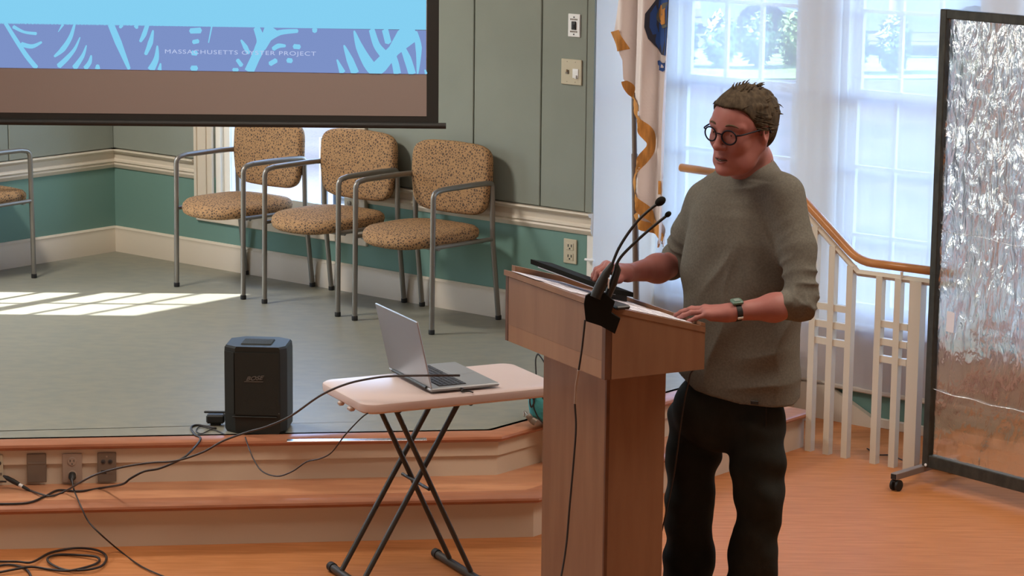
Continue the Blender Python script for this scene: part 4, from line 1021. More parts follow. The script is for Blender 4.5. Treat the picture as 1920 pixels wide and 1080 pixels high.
# triangle of cloth behind, down to the second fringe
mb = MB(); V = []; Fs = []
for j, y in enumerate(range(350, 463, 7)):
    x0 = np.interp(y, [350, 395, 462], [1190, 1187, 1240]); x1 = flx(y)+6
    for i in range(7): V.append(fpos(x0+(x1-x0)*i/6, y)+np.array([B[0], B[1], 0])*.03)
for j in range(16):
    for i in range(6): q = j*7+i; Fs.append((q, q+1, q+8, q+7))
mb.add(V, Fs); mb.build('back_fold', M['flag_white'], flag, 'all', fixn=False)
def fringe(nm, pts, w0, off=.006):
    P = smoothpath([(x, y, 0) for x, y in pts], 6); V = []; Fs = []; n = len(P)
    for i, p in enumerate(P):
        t = P[min(i+1, n-1)]-P[max(i-1, 0)]; t /= np.linalg.norm(t); nn = np.array([-t[1], t[0], 0])
        w_ = np.interp(i/(n-1)*(len(w0)-1), range(len(w0)), w0)
        for s_ in (-.5, 0, .5):
            c = p+nn*w_*s_; q = fpos(c[0], c[1])-np.array([B[0], B[1], 0])*(off+(.004 if s_ == 0 else 0)); V.append(q)
    for i in range(n-1):
        for k in range(2): Fs.append((i*3+k, i*3+k+1, (i+1)*3+k+1, (i+1)*3+k))
    mb = MB(); mb.add(V, Fs); mb.build(nm, M['gold'], flag, 'all', fixn=False)
fringe('fringe', [(1161, 57), (1166, 75), (1171, 94)], [15, 15, 13])
fringe('fringe', [(1172, 152), (1180, 175), (1195, 205), (1210, 235), (1218, 258), (1219, 275), (1208, 305), (1197, 330), (1194, 348), (1204, 378), (1218, 410), (1232, 438), (1243, 462)], [4, 13, 14, 14, 11, 9, 12, 12, 8, 12, 12, 12, 8])
fringe('fringe', [(1189, 400), (1200, 417), (1222, 438), (1240, 458)], [16, 15, 13, 8], off=-.02)
fringe('fringe', [(1249, 337), (1249, 362)], [7, 7], .012)
def decal(nm, poly, m, off):
    ctr = np.mean(np.array(poly, float), axis=0); V = [fpos(*ctr)-np.array([B[0], B[1], 0])*off]; n = len(poly)
    rings = (.5, 1.0)
    for k in rings:
        for p in poly: q = ctr+(np.array(p)-ctr)*k; V.append(fpos(q[0], q[1])-np.array([B[0], B[1], 0])*off)
    Fs = [(0, 1+i, 1+(i+1) % n) for i in range(n)]+[(1+i, 1+n+i, 1+n+(i+1) % n, 1+(i+1) % n) for i in range(n)]
    mb = MB(); mb.add(V, Fs); return mb.build(nm, m, flag, 'all', fixn=False)
shp = lambda k: [(1250-(1250-x)*k if x < 1250 else 1250, y) for x, y in [(1236, -14), (1250, -18), (1250, 40), (1250, 104), (1238, 103), (1229, 92), (1222, 72), (1220, 50), (1221, 25), (1227, 4)]]
decal('shield_rim', shp(1.08), mat('shield_rim_blue', (.03, .035, .06), .7), .004)
decal('shield', shp(.96), M['flag_blue'], .0055)
decal('shield_scene', [(1231, 14), (1240, 6), (1250, 4), (1250, 50), (1240, 54), (1230, 48), (1226, 32)], mat('shield_scene_cloth', (.12, .12, .10), .8), .0065)
decal('gold_figure', [(1231, 18), (1236, 9), (1243, 14), (1248, 12), (1249, 26), (1245, 33), (1246, 44), (1238, 47), (1232, 41), (1229, 30)], M['gold'], .0075)
decal('ribbon', [(1227, 115), (1233, 113), (1238, 119), (1244, 118), (1250, 112), (1250, 130), (1244, 131), (1239, 135), (1232, 132), (1233, 124), (1228, 122)], M['flag_blue'], .0055)
decal('ribbon_letter', [(1237, 121), (1241, 123), (1240, 128), (1236, 127)], M['flag_white'], .0065)
decal('ribbon_letter', [(1244, 121), (1247, 121), (1247, 127), (1244, 127)], M['flag_white'], .0065)
pb_ = atwall(1193, 560, FB-.06); pt_ = atwall(1189, 200, FB-.06)
dz = (pt_-pb_)/(pt_[2]-pb_[2]); p_lo = pb_+dz*(H+.03-pb_[2]); p_hi = pb_+dz*(2.7-pb_[2])
mb = MB(); mb.tube([p_lo, p_lo+(p_hi-p_lo)*.36, p_lo+(p_hi-p_lo)*.362, p_hi], [.0145, .0145, .0115, .0105], 14); mb.build('pole', M['pole'], flag, True)
mb = MB(); mb.lathe([(.14, 0), (.14, .012), (.10, .03), (.03, .045), (.02, .10)], (p_lo[0], p_lo[1], H), n=28); mb.build('base', M['gold'], flag, True)
mb = MB(); mb.lathe([(.012, 0), (.02, .02), (.026, .05), (.012, .09), (.003, .13)], p_hi, n=14); mb.build('finial', M['gold'], flag, True)

# ---------------------------------------------------------------- stair railing
RB = .055
rl = thing('stair_railing', 'white metal stair railing with a round wooden handrail behind the speaker', 'railing', W(4.7, RB, 0), YW)
def rp(px, py, b=RB): return atwall(px, py, b)
zc = lambda px, py: rp(px, py)[2]
HR = [W(3.775, RB, 1.150), W(4.33, RB, 1.140), W(4.695, RB, rp(1610, 490)[2]), W(5.16, RB, rp(1720, 504)[2])]
mb = MB(); mb.tube(roundpath(HR, .07), .0185, 16); mb.build('handrail', M['rail_wood'], rl, 'all')
mb = MB(); mb.lathe([(.0185, 0), (.017, .006), (.010, .009)], HR[0], (-A[0], -A[1], 0), 16); mb.build('handrail_end', M['rail_wood'], rl, True)
drop = .048
T2 = [np.array(p)-np.array([0, 0, drop]) for p in HR]
mb = MB(); mb.tube([T2[0]+(T2[1]-T2[0])*.36]+T2[1:], .015, 4); mb.build('top_bar', M['white_metal'], rl)
def topz(a):
    return float(np.interp(a, [3.775, 4.33, 4.695, 5.16], [p[2] for p in T2]))
# square balusters: columns a taken from the photograph
BA = [4.482, 4.572, 4.662, 4.805, 4.895]
for a_ in BA:
    mb = MB(); wbox(mb, a_-.0145, a_+.0145, RB-.016, RB+.016, .0, topz(a_)); mb.build('baluster', M['white_metal'], rl)
mb = MB(); wbox(mb, 4.955, 5.01, RB-.022, RB+.022, 0, topz(4.98)); mb.build('newel_post', M['white_metal'], rl)
for a_ in (3.98, 4.10, 4.25):
    mb = MB(); wbox(mb, a_-.0145, a_+.0145, RB-.016, RB+.016, H, topz(a_)); mb.build('baluster', M['white_metal'], rl)
# little cross bars forming the square panels
for (a0, a1, zs) in ((4.482, 4.572, (.635, .560, .487)), (4.572, 4.662, (.635, .560, .487)), (4.805, 4.895, (.60, .525, .452)), (4.895, 4.96, (.60, .525, .452))):
    for k, z_ in enumerate(zs):
        zz = z_ - .0
        mb = MB(); wbox(mb, a0+.0145, a1-.0145, RB-.011, RB+.011, zz-.014, zz+.014); mb.build('cross_bar', M['white_metal'], rl)
mb = MB(); mb.tube([W(4.91, RB+.01, HR[3][2]-.05), W(4.91, RB+.012, HR[3][2]-.02)], .006, 8); mb.build('rail_bracket', M['white_metal'], rl, True)
# small box on the floor behind the newel post
t = thing('wall_box', 'small grey electrical box low behind the railing post', 'box', W(5.08, -.2, 0), YW)
mb = MB(); wbox(mb, 5.03, 5.10, -.12, -.02, .0, .115, bev=.004); mb.build('housing', M['pink_plate'], t)
for z_ in (.04, .085):
    mb = MB(); mb.tube([W(5.045, -.016, z_), W(5.06, -.008, z_-.006), W(5.078, -.016, z_)], .003, 8); mb.build('clip', M['white_plate'], t, True)
cable('floor_wire', [W(4.66, -.12, .006), W(4.75, -.06, .006), W(4.80, -.09, .006), W(4.88, -.05, .006), W(4.95, -.06, .006)], .003, 'thin dark wire on the floor behind the balusters')

# ---------------------------------------------------------------- rolling divider
DTH = R(-50.5)
DD = np.array([math.cos(DTH), math.sin(DTH), 0]); DN = np.array([-DD[1], DD[0], 0])
DP = atz(1733, 905, 0); 
def DQ(l, n_, z): return DP+DD*l+DN*n_+np.array([0, 0, z])
zt_d = 1.925; zb_d = .072; DW_ = 1.55
dv = thing('rolling_divider', 'black framed clear plastic room divider on a grey caster foot', 'divider', DP, DTH)
xL = -.004
fw_ = .034
for (l0, l1, z0, z1, nm) in ((xL, xL+fw_, zb_d, zt_d, 'side_rail'), (DW_-fw_, DW_, zb_d, zt_d, 'side_rail'), (xL+fw_, DW_-fw_, zt_d-.036, zt_d, 'top_rail'), (xL+fw_, DW_-fw_, zb_d, zb_d+.052, 'bottom_rail')):
    mb = MB(); mb.box(DQ((l0+l1)/2, 0, (z0+z1)/2), (l1-l0, .034, z1-z0), (DD, DN, UZ), bev=.003); mb.build(nm, M['div_frame'], dv)
mb = MB(); nx, nz = 60, 70; V = []; Fs = []
def wav(l, z, s=0):
    return .004*mnoise.noise(Vector((l*9, z*3.0, s)))+.0022*mnoise.noise(Vector((l*40, z*12.0, s+3)))
for sd_ in (-1, 1):
    o_ = len(V)
    for j in range(nz+1):
        for i in range(nx+1):
            l = xL+fw_-.004+(DW_-2*fw_+.008)*i/nx; z = zb_d+.05+(zt_d-zb_d-.084)*j/nz
            V.append(DQ(l, .0012*sd_+wav(l, z), z))
    for j in range(nz):
        for i in range(nx):
            q = o_+j*(nx+1)+i; f = (q, q+1, q+nx+2, q+nx+1); Fs.append(f if sd_ < 0 else f[::-1])
mb.add(V, Fs); mb.build('plastic_film', M['film'], dv, 'all', fixn=False, label='crinkled transparent plastic sheet')
for z_, l0 in ((1.05, .03), (.40, .03)):
    mb = MB(); pts = [DQ(l0+.0+.1*k, -.006, z_-.012*k*(.3)+.012*mnoise.noise(Vector((k*1.3, z_, 0)))) for k in range(13)]
    mb.tube(smoothpath(pts, 4), .0018, 6); mb.build('tape_seam', M['film'], dv, 'all')
mb = MB(); mb.slab([DQ(.085, -.006, .645), DQ(.125, -.006, .643), DQ(.128, -.006, .725), (DQ(.088, -.006, .728))], (0, 0, 0) if 0 else DN*.001); mb.build('sticker', M['paper'], dv)
F0, F1 = atz(1680, 920, 0), atz(1788, 887, 0); fd = (F1-F0); fl_ = np.linalg.norm(fd); fd /= fl_; fn_ = np.array([-fd[1], fd[0], 0])
for off in (0, DW_-.05):
    mb = MB(); mb.box((F0+F1)/2+DD*off+np.array([0, 0, .062]), (fl_+.04, .03, .026), (fd, fn_, UZ), bev=.002); fo = mb.build('foot_beam', M['foot_metal'], dv)
    for e, q in ((F0, -1), (F1, 1)):
        mb = MB(); mb.box(e+DD*off+fd*q*.021+np.array([0, 0, .062]), (.004, .024, .020), (fd, fn_, UZ)); mb.build('end_plug', M['rubber'], fo)
        c = e+DD*off
        cs_mb = MB()
        cs_mb.tube([c+UZ*.05, c+UZ*.03], .006, 10); cs_mb.box(c+UZ*.038, (.026, .030, .010), (fd, fn_, UZ), bev=.003)
        co = cs_mb.build('caster', M['blackp'], dv)
        for s_ in (-1, 1):
            mb = MB(); mb.lathe([(.012, -.006), (.0225, -.005), (.0235, 0), (.0225, .005), (.012, .006)], c+fn_*.0125*s_+UZ*.0235, fn_, 20); mb.build('wheel', M['rubber'], co, True)
mb = MB(); mb.lathe([(.006, 0), (.006, .003), (.003, .004)], DQ(.02, -.018, .082), -DN, 12); mb.build('bolt', M['white_plate'], dv, True)

# ---------------------------------------------------------------- outside the windows
def outpt(px, py, z=-.4):
    return atz(px, py, z)
def leafclump(mb, c, r, n, size=.05, rng=random):
    for _ in range(n):
        d = np.array([rng.gauss(0, 1), rng.gauss(0, 1), rng.gauss(0, 1)]); d /= np.linalg.norm(d)+1e-9
        p = np.array(c)+d*np.array(r)*(.6+.4*rng.random()); t = np.array([rng.gauss(0, 1), rng.gauss(0, 1), rng.gauss(0, .6)]); t /= np.linalg.norm(t)
        s_ = np.cross(t, d); s_ /= np.linalg.norm(s_)+1e-9; z = size*(.6+.8*rng.random())
        mb.add([p-t*z, p+s_*z*.45, p+t*z, p-s_*z*.45], [(0, 1, 2, 3)])
rng = random.Random(5)
SH = [(1276, 128), (1350, 130), (1420, 128), (1486, 124), (1595, 140), (1675, 138)]
for i, (x, y) in enumerate(SH):
    g = outpt(x, y); t = thing('shrub', ['bushy green shrub outside, low at the left of the left-hand window', 'green shrub outside in the middle of the left-hand window', 'bright green shrub outside right of centre in the left-hand window',
        'green shrub outside at the right edge of the left-hand window', 'pale green shrub outside at the left of the right-hand window', 'pale green shrub outside at the middle of the right-hand window'][i], 'shrub', g, group='shrubs outside the sheer curtain')
    mb = MB(); leafclump(mb, g+np.array([0, 0, .35]), (.20, .22, .36), 700, .06, rng); mb.build('foliage', M['leaf'], t, fixn=False)['kind'] = 'stuff'
    mb = MB()
    for k in range(5): mb.tube([g+np.array([0, 0, 0]), g+np.array([rng.uniform(-.12, .12), rng.uniform(-.12, .12), .5])], [.02, .008], 6)
    mb.build('stems', M['bark'], t)
TR = [(1268, 60, .16, 'broad tree trunk outside at the left edge of the left-hand window'), (1462, 75, .07, 'slim forked tree outside in the right part of the left-hand window'), (1672, 110, .10, 'slim tree trunk outside in the right-hand window')]
for (x, y, r_, lab) in TR:
    g = outpt(x, y-(28 if x < 1300 else 0)); t = thing('tree', lab, 'tree', g, group='trees outside the sheer curtain')
    mb = MB(); mb.tube(smoothpath([g, g+np.array([.05, 0, 1.2]), g+np.array([-.1, 0, 2.6]), g+np.array([.1, .1, 4.5])], 5), [r_*1.3]+[r_]*15, 10); mb.build('trunk', M['bark'], t, 'all')
    for k in range(7):
        z0 = .7+.35*k; a_ = rng.uniform(0, 6.28); e = np.array([math.cos(a_)*.45, math.sin(a_)*.45, .6])
        mb = MB(); mb.tube(smoothpath([g+np.array([0, 0, z0]), g+np.array([0, 0, z0])+e*.5+np.array([0, 0, .1]), g+np.array([0, 0, z0])+e], 4), [r_*.35, r_*.3, r_*.25, r_*.2, r_*.2, r_*.15, r_*.12, r_*.1, r_*.06], 6)
        mb.build('branch', M['bark'], t, 'all')
def car(px, py, m, lab, yaw=0.0):
    g = outpt(px, py); t = thing('car', lab, 'car', g, yaw, group='cars parked outside')
    c, s_ = math.cos(yaw), math.sin(yaw); ax = ((c, s_, 0), (-s_, c, 0), (0, 0, 1)); X = np.array(ax[0]); Yv = np.array(ax[1])
    side = [(-2.1, .35), (-2.15, .7), (-1.9, .92), (-1.15, .98), (-.6, 1.42), (.75, 1.44), (1.35, 1.02), (2.1, .92), (2.2, .5), (2.1, .32)]
    mb = MB(); mb.slab([g+X*a+Yv*-.85+UZ*z for a, z in side], Yv*1.7); mb.build('body', m, t)
    mb = MB(); mb.slab([g+X*a+Yv*-.86+UZ*z for a, z in [(-1.0, 1.0), (-.55, 1.36), (.7, 1.38), (1.15, 1.02)]], Yv*1.72); mb.build('window', M['glass_dark'], t)
    for a in (-1.35, 1.35):
        for b_ in (-.8, .8):
            mb = MB(); mb.lathe([(.33, -.1), (.35, 0), (.33, .1)], g+X*a+Yv*b_+UZ*.34, Yv, 20); mb.build('wheel', M['rubber'], t)
car(1345, 52, M['car_white'], 'white car parked outside, seen through the left-hand window', .15)
car(1620, 95, M['car_grey'], 'grey car parked outside, seen through the right-hand window', -.1)
def house(px, py, w_, h_, m, lab, yaw=0):
    g = outpt(px, py); t = thing('house', lab, 'building', g, yaw)
    mb = MB(); mb.box(g+UZ*h_/2, (w_, 5, h_)); mb.build('wall', m, t)
    mb = MB(); mb.slab([g+np.array([-w_/2-.3, -2.8, h_]), g+np.array([w_/2+.3, -2.8, h_]), g+np.array([w_/2+.3, 0, h_+1.6]), g+np.array([-w_/2-.3, 0, h_+1.6])], (0, 0, .12)); mb.build('roof', M['glass_dark'], t)
    for k in range(int(w_//2)):
        x = -w_/2+1+2*k
        mb = MB(); mb.box(g+np.array([x, -2.52, 1.5]), (.9, .08, 1.3), bev=.02); wn = mb.build('window', M['white_plate'], t)
        mb = MB(); mb.box(g+np.array([x, -2.57, 1.5]), (.72, .04, 1.1)); mb.build('pane', M['glass_dark'], wn)
house(1400, -22, 15, 3.2, M['siding'], 'white sided house outside beyond the parked white car')

# lawn strip and mulch bed as ground surfaces
mb = MB(); a0 = outpt(1100, 150); a1 = outpt(1950, 150); b0 = outpt(1950, 95); b1 = outpt(1100, 95)
mb.slab([a0, a1, b0, b1], (0, 0, .02)); struct('ground_lawn', mb, M['grass'])
mb = MB(); a0 = outpt(1000, 760); a1 = outpt(2300, 800); b0 = outpt(2150, 152); b1 = outpt(1000, 152)
wq = [np.array(W(3.0, -.75, -.4)), np.array(W(9.5, -.75, -.4)), b0+np.array([3, 0, 0]), b1]
mb.slab(wq, (0, 0, .015)); struct('ground_bed', mb, M['lawn'])
# outdoor unit beyond the stage window
ac = thing('outdoor_unit', 'blue-grey louvred outdoor unit seen through the stage window', 'air conditioner', W(.6, -1.4, -.4), YW)
mb = MB(); wbox(mb, .33, 1.05, -1.25, -1.7, -.40, .875, bev=.01); mb.build('cabinet', M['ac'], ac)
mb = MB(); wbox(mb, .325, .345, -1.225, -1.255, -.35, .86, bev=.003); wbox(mb, .425, .437, -1.225, -1.255, -.35, .86, bev=.003); mb.build('frame_strip', M['ac'], ac)
for k in range(9):
    mb = MB(); wbox(mb, .45, .56, -1.235, -1.25, .80-.035*k, .812-.035*k); mb.build('louver', M['glass_dark'], ac)
# ================================================================== the speaker (person), modelled as distance fields
class SDF:
    def __init__(s, lo, hi, h):
        s.h = h; s.lo = np.array(lo, float); s.n = np.ceil((np.array(hi)-s.lo)/h).astype(int)+1
        s.D = np.full(tuple(s.n), .05, np.float32)
        s.ax = [s.lo[i]+h*np.arange(s.n[i]) for i in range(3)]
    def _sl(s, lo, hi, m):
        a = np.maximum(np.floor((np.array(lo)-m-s.lo)/s.h).astype(int), 0); b = np.minimum(np.ceil((np.array(hi)+m-s.lo)/s.h).astype(int)+1, s.n)
        if (b <= a).any(): return None, None
        sl = tuple(slice(a[i], b[i]) for i in range(3))
        g = np.meshgrid(s.ax[0][sl[0]], s.ax[1][sl[1]], s.ax[2][sl[2]], indexing='ij')
        return sl, g
    def op(s, lo, hi, fn, k=.01, mode='add'):
        m = k+3*s.h
        sl, g = s._sl(lo, hi, m)
        if sl is None: return s
        d = fn(*g).astype(np.float32); a = s.D[sl]
        if mode == 'add':
            h = np.maximum(k-np.abs(a-d), 0)/k; r = np.minimum(a, d)-h*h*k*.25
        elif mode == 'sub':
            d = -d; h = np.maximum(k-np.abs(a-d), 0)/k; r = np.maximum(a, d)+h*h*k*.25
        elif mode == 'and':
            r = np.maximum(a, d)
        s.D[sl] = r; return s
    def cone(s, p, q, r0, r1, k=.01, mode='add'):
        p = np.array(p, float); q = np.array(q, float); R0 = max(r0, r1)
        ba = q-p; l2 = ba@ba+1e-12
        def fn(X, Y, Z):
            t = ((X-p[0])*ba[0]+(Y-p[1])*ba[1]+(Z-p[2])*ba[2])/l2; t = np.clip(t, 0, 1)
            dx = X-p[0]-t*ba[0]; dy = Y-p[1]-t*ba[1]; dz = Z-p[2]-t*ba[2]
            return np.sqrt(dx*dx+dy*dy+dz*dz)-(r0+(r1-r0)*t)
        return s.op(np.minimum(p, q)-R0, np.maximum(p, q)+R0, fn, k, mode)
    def ell(s, c, r, axes=None, k=.01, mode='add'):
        c = np.array(c, float); r = np.array(r, float); E = np.eye(3) if axes is None else np.array(axes, float); R0 = r.max()
        def fn(X, Y, Z):
            x, y, z = X-c[0], Y-c[1], Z-c[2]
            u = [(x*E[i][0]+y*E[i][1]+z*E[i][2]) for i in range(3)]
            k0 = np.sqrt(sum((u[i]/r[i])**2 for i in range(3))); k1 = np.sqrt(sum((u[i]/r[i]**2)**2 for i in range(3)))+1e-9
            return k0*(k0-1)/k1
        return s.op(c-R0, c+R0, fn, k, mode)
    def chain(s, pts, rad, k=.01, mode='add'):
        for i in range(len(pts)-1): s.cone(pts[i], pts[i+1], rad[i], rad[i+1], k, mode)
        return s
    def mesh(s, smooth=0):
        D, h = s.D, s.h; S = D < 0; nx, ny, nz = D.shape
        c = np.zeros((nx-1, ny-1, nz-1), np.int8)
        for i in (0, 1):
            for j in (0, 1):
                for k in (0, 1): c += S[i:nx-1+i, j:ny-1+j, k:nz-1+k]
        act = (c > 0) & (c < 8); I, J, L = np.nonzero(act); N = len(I)
        idx = np.full(act.shape, -1, np.int64); idx[I, J, L] = np.arange(N)
        acc = np.zeros((N, 3)); cnt = np.zeros(N)
        cor = [(i, j, k) for i in (0, 1) for j in (0, 1) for k in (0, 1)]
        for a in cor:
            for ax in range(3):
                if a[ax]: continue
                b = list(a); b[ax] = 1
                da = D[I+a[0], J+a[1], L+a[2]]; db = D[I+b[0], J+b[1], L+b[2]]; m = (da < 0) != (db < 0)
                t = np.where(m, da/(da-db+1e-20), 0)
                P = np.array(a, float)[None, :].repeat(N, 0); P[:, ax] += t
                acc[m] += P[m]; cnt[m] += 1
        V = s.lo+h*(np.stack([I, J, L], 1)+acc/cnt[:, None])
        Fs = []
        for ax in range(3):
            o1, o2 = (ax+1) % 3, (ax+2) % 3
            sa = [slice(None)]*3; sb = [slice(None)]*3; sa[ax] = slice(0, -1); sb[ax] = slice(1, None)
            A_, B_ = S[tuple(sa)], S[tuple(sb)]
            X = np.stack(np.nonzero(A_ != B_), 1)
            X = X[(X[:, o1] > 0) & (X[:, o2] > 0) & (X[:, o1] < D.shape[o1]-1) & (X[:, o2] < D.shape[o2]-1)]
            fl = A_[X[:, 0], X[:, 1], X[:, 2]]
            def q(d1, d2):
                Y = X.copy(); Y[:, o1] -= d1; Y[:, o2] -= d2; return idx[Y[:, 0], Y[:, 1], Y[:, 2]]
            Q = np.stack([q(1, 1), q(0, 1), q(0, 0), q(1, 0)], 1); Q[~fl] = Q[~fl][:, ::-1]; Fs.append(Q)
        return V, np.concatenate(Fs)
    def build(s, name, m, parent, relax=1):
        V, Q = s.mesh()
        # a little laplacian relaxation
        for _ in range(relax):
            acc = np.zeros_like(V); cn = np.zeros(len(V))
            for a in range(4):
                i, j = Q[:, a], Q[:, (a+1) % 4]
                np.add.at(acc, i, V[j]); np.add.at(acc, j, V[i]); np.add.at(cn, i, 1); np.add.at(cn, j, 1)
            V = V*.5+.5*acc/np.maximum(cn, 1)[:, None]
        inv = np.array(MW[parent.name].inverted()); V = V@inv[:3, :3].T+inv[:3, 3]
        me = bpy.data.meshes.new(name); me.vertices.add(len(V)); me.vertices.foreach_set('co', V.ravel())
        me.loops.add(Q.size); me.loops.foreach_set('vertex_index', Q.ravel().astype(np.int32)); me.polygons.add(len(Q))
        me.polygons.foreach_set('loop_start', np.arange(0, Q.size, 4, dtype=np.int32)); me.update(calc_edges=True); me.validate()
        me.polygons.foreach_set('use_smooth', [True]*len(me.polygons)); me.materials.append(m)
        o = bpy.data.objects.new(name, me); return link(o, parent)

YP = 8.36
man = thing('person', 'man in grey long-sleeved shirt and dark jeans with glasses leaning on the lectern', 'person', (at(1385, 900, YP)[0], YP, 0), 0)
# ---- head frame
HS = 1.12
HC = at(1389, 237, 8.26)
hy = R(42); tilt = R(8)
hf = np.array([-math.sin(hy)*math.cos(tilt), -math.cos(hy)*math.cos(tilt), -math.sin(tilt)])
hl = np.array([math.cos(hy), -math.sin(hy), 0]); hl = hl + np.array([0, 0, -.09]); hl /= np.linalg.norm(hl)
hu = np.cross(hf, hl); hu = hu if hu[2] > 0 else -hu; hu /= np.linalg.norm(hu); hl = np.cross(hu, hf); 
if hl[0] < 0: hl = -hl
HE = (hf, hl, hu)
def Hd(f, l, u): return HC+HS*(hf*f+hl*l+hu*u)
# ---- arms (pixel, depth)
shL, shR = at(1468, 366, 8.28), at(1326, 377, 8.48)          # shoulder joints: his left is nearer the camera
wrL = PP(-.005, .462, 1.108); tgL = PP(.13, .295, ztop(.295)+.014); elL = at(1500, 566, 8.13)
elR, wrR = at(1270, 494, 8.56), at(1176, 512, 8.34)
sk_ = SDF(at(1090, 700, 7.75)-np.array([.04, .25, .12]), np.array([1.12, 8.66, 1.84]), .0032)
def C(f, l, u): return Hd(f, l, u)
# cranium and face
sk_.ell(C(-.018, 0, .022), np.array((.096, .074, .080))*HS, HE, k=.01)
sk_.ell(C(.030, 0, .022), np.array((.066, .064, .066))*HS, HE, k=.03)
sk_.ell(C(.036, 0, -.040), np.array((.056, .056, .076))*HS, HE, k=.03)
for s in (-1, 1):
    sk_.cone(C(-.012, .058*s, -.048), C(.046, .034*s, -.098), .020*HS, .019*HS, k=.035)
    sk_.ell(C(.058, .036*s, -.030), np.array((.026, .024, .026))*HS, HE, k=.02)
    sk_.cone(C(.084, .012*s, .020), C(.066, .052*s, .019), .009*HS, .009*HS, k=.014)
    sk_.ell(C(.094, .031*s, -.001), np.array((.014, .017, .012))*HS, HE, k=.012, mode='sub')
    sk_.ell(C(.0725, .0315*s, -.0015), np.array((.0145, .0175, .0125))*HS, HE, k=.004)
    # eyelid rims
    sk_.chain([C(.078, .018*s, .001), C(.0845, .031*s, .0070), C(.074, .046*s, .001)], [.0030, .0034, .003], k=.004)
    sk_.chain([C(.078, .018*s, -.004), C(.0825, .031*s, -.0105), C(.074, .046*s, -.005)], [.0026, .003, .0026], k=.004)
    # bags and nasolabial fold
    sk_.chain([C(.082, .020*s, -.016), C(.076, .040*s, -.018)], [.005, .005], k=.01)
    sk_.chain([C(.095, .019*s, -.040), C(.083, .033*s, -.068)], [.003, .003], k=.006, mode='sub')
    sk_.ell(C(.1005, .0125*s, -.040), np.array((.0105, .0078, .0082))*HS, HE, k=.007)
    sk_.ell(C(.103, .0075*s, -.0485), np.array((.005, .0036, .003))*HS, HE, k=.003, mode='sub')
sk_.ell(C(.074, 0, -.110), np.array((.028, .027, .020))*HS, HE, k=.02)
sk_.ell(C(.070, 0, -.076), np.array((.026, .034, .026))*HS, HE, k=.02)
sk_.cone(C(.089, 0, .008), C(.112, 0, -.033), .0075*HS, .0105*HS, k=.012)
sk_.ell(C(.112, 0, -.036), np.array((.0115, .011, .0095))*HS, HE, k=.008)
sk_.chain([C(.083, -.025, -.0745), C(.0935, -.010, -.0690), C(.0945, 0, -.0705), C(.0935, .010, -.0690), C(.083, .025, -.0745)], [.003, .004, .004, .004, .003], k=.006)
sk_.chain([C(.083, -.022, -.0785), C(.0915, -.009, -.0845), C(.0925, .0, -.0855), C(.0915, .009, -.0845), C(.083, .022, -.0785)], [.003, .005, .005, .005, .003], k=.006)
sk_.chain([C(.091, -.020, -.0768), C(.100, 0, -.0770), C(.091, .020, -.0768)], [.0020, .0030, .0020], k=.002, mode='sub')
sk_.chain([C(.086, -.014, -.096), C(.086, .014, -.096)], [.004, .004], k=.008, mode='sub')
for s in (-1, 1):   # ears
    E2 = (hf*.95+hl*s*.3, hl*s*.95-hf*.3, hu)
    sk_.ell(C(-.016, .077*s, -.010), np.array((.019, .0085, .032))*HS, E2, k=.006)
    sk_.ell(C(-.011, .085*s, -.006), np.array((.011, .006, .020))*HS, E2, k=.004, mode='sub')
    sk_.ell(C(-.012, .073*s, -.036), np.array((.010, .008, .011))*HS, E2, k=.006)
# neck and shoulders core
nb = (shL+shR)/2+np.array([.016, .025, .096])
sk_.ell(C(.018, 0, -.100), np.array((.054, .056, .034))*HS, HE, k=.035)
sk_.chain([C(-.025, 0, -.040), nb+np.array([0, 0, .02]), nb+np.array([0, .01, -.06])], [.064, .070, .078], k=.035)
sk_.cone(C(.030, 0, -.095), nb+np.array([-.02, -.03, .0]), .028, .045, k=.03)
for s_, sh in ((1, shL), (-1, shR)):
    sk_.cone(nb+np.array([0, .01, -.02]), sh+np.array([0, 0, -.01]), .055, .050, k=.03)
ctr = (shL+shR)/2
sk_.ell(ctr+np.array([0, .0, -.14]), (.17, .10, .18), k=.04)
# arms
sk_.chain([shL, (shL+elL)/2+np.array([.012, 0, 0]), elL], [.050, .047, .039], k=.03)
sk_.chain([elL, elL*.62+wrL*.38+np.array([0, 0, -.006]), wrL*.96+elL*.04], [.041, .042, .0275], k=.03)
sk_.chain([shR, (shR+elR)/2, elR], [.050, .047, .040], k=.03)
sk_.chain([elR, elR*.60+wrR*.40+np.array([0, 0, -.004]), wrR*.96+elR*.04], [.043, .045, .0285], k=.03)
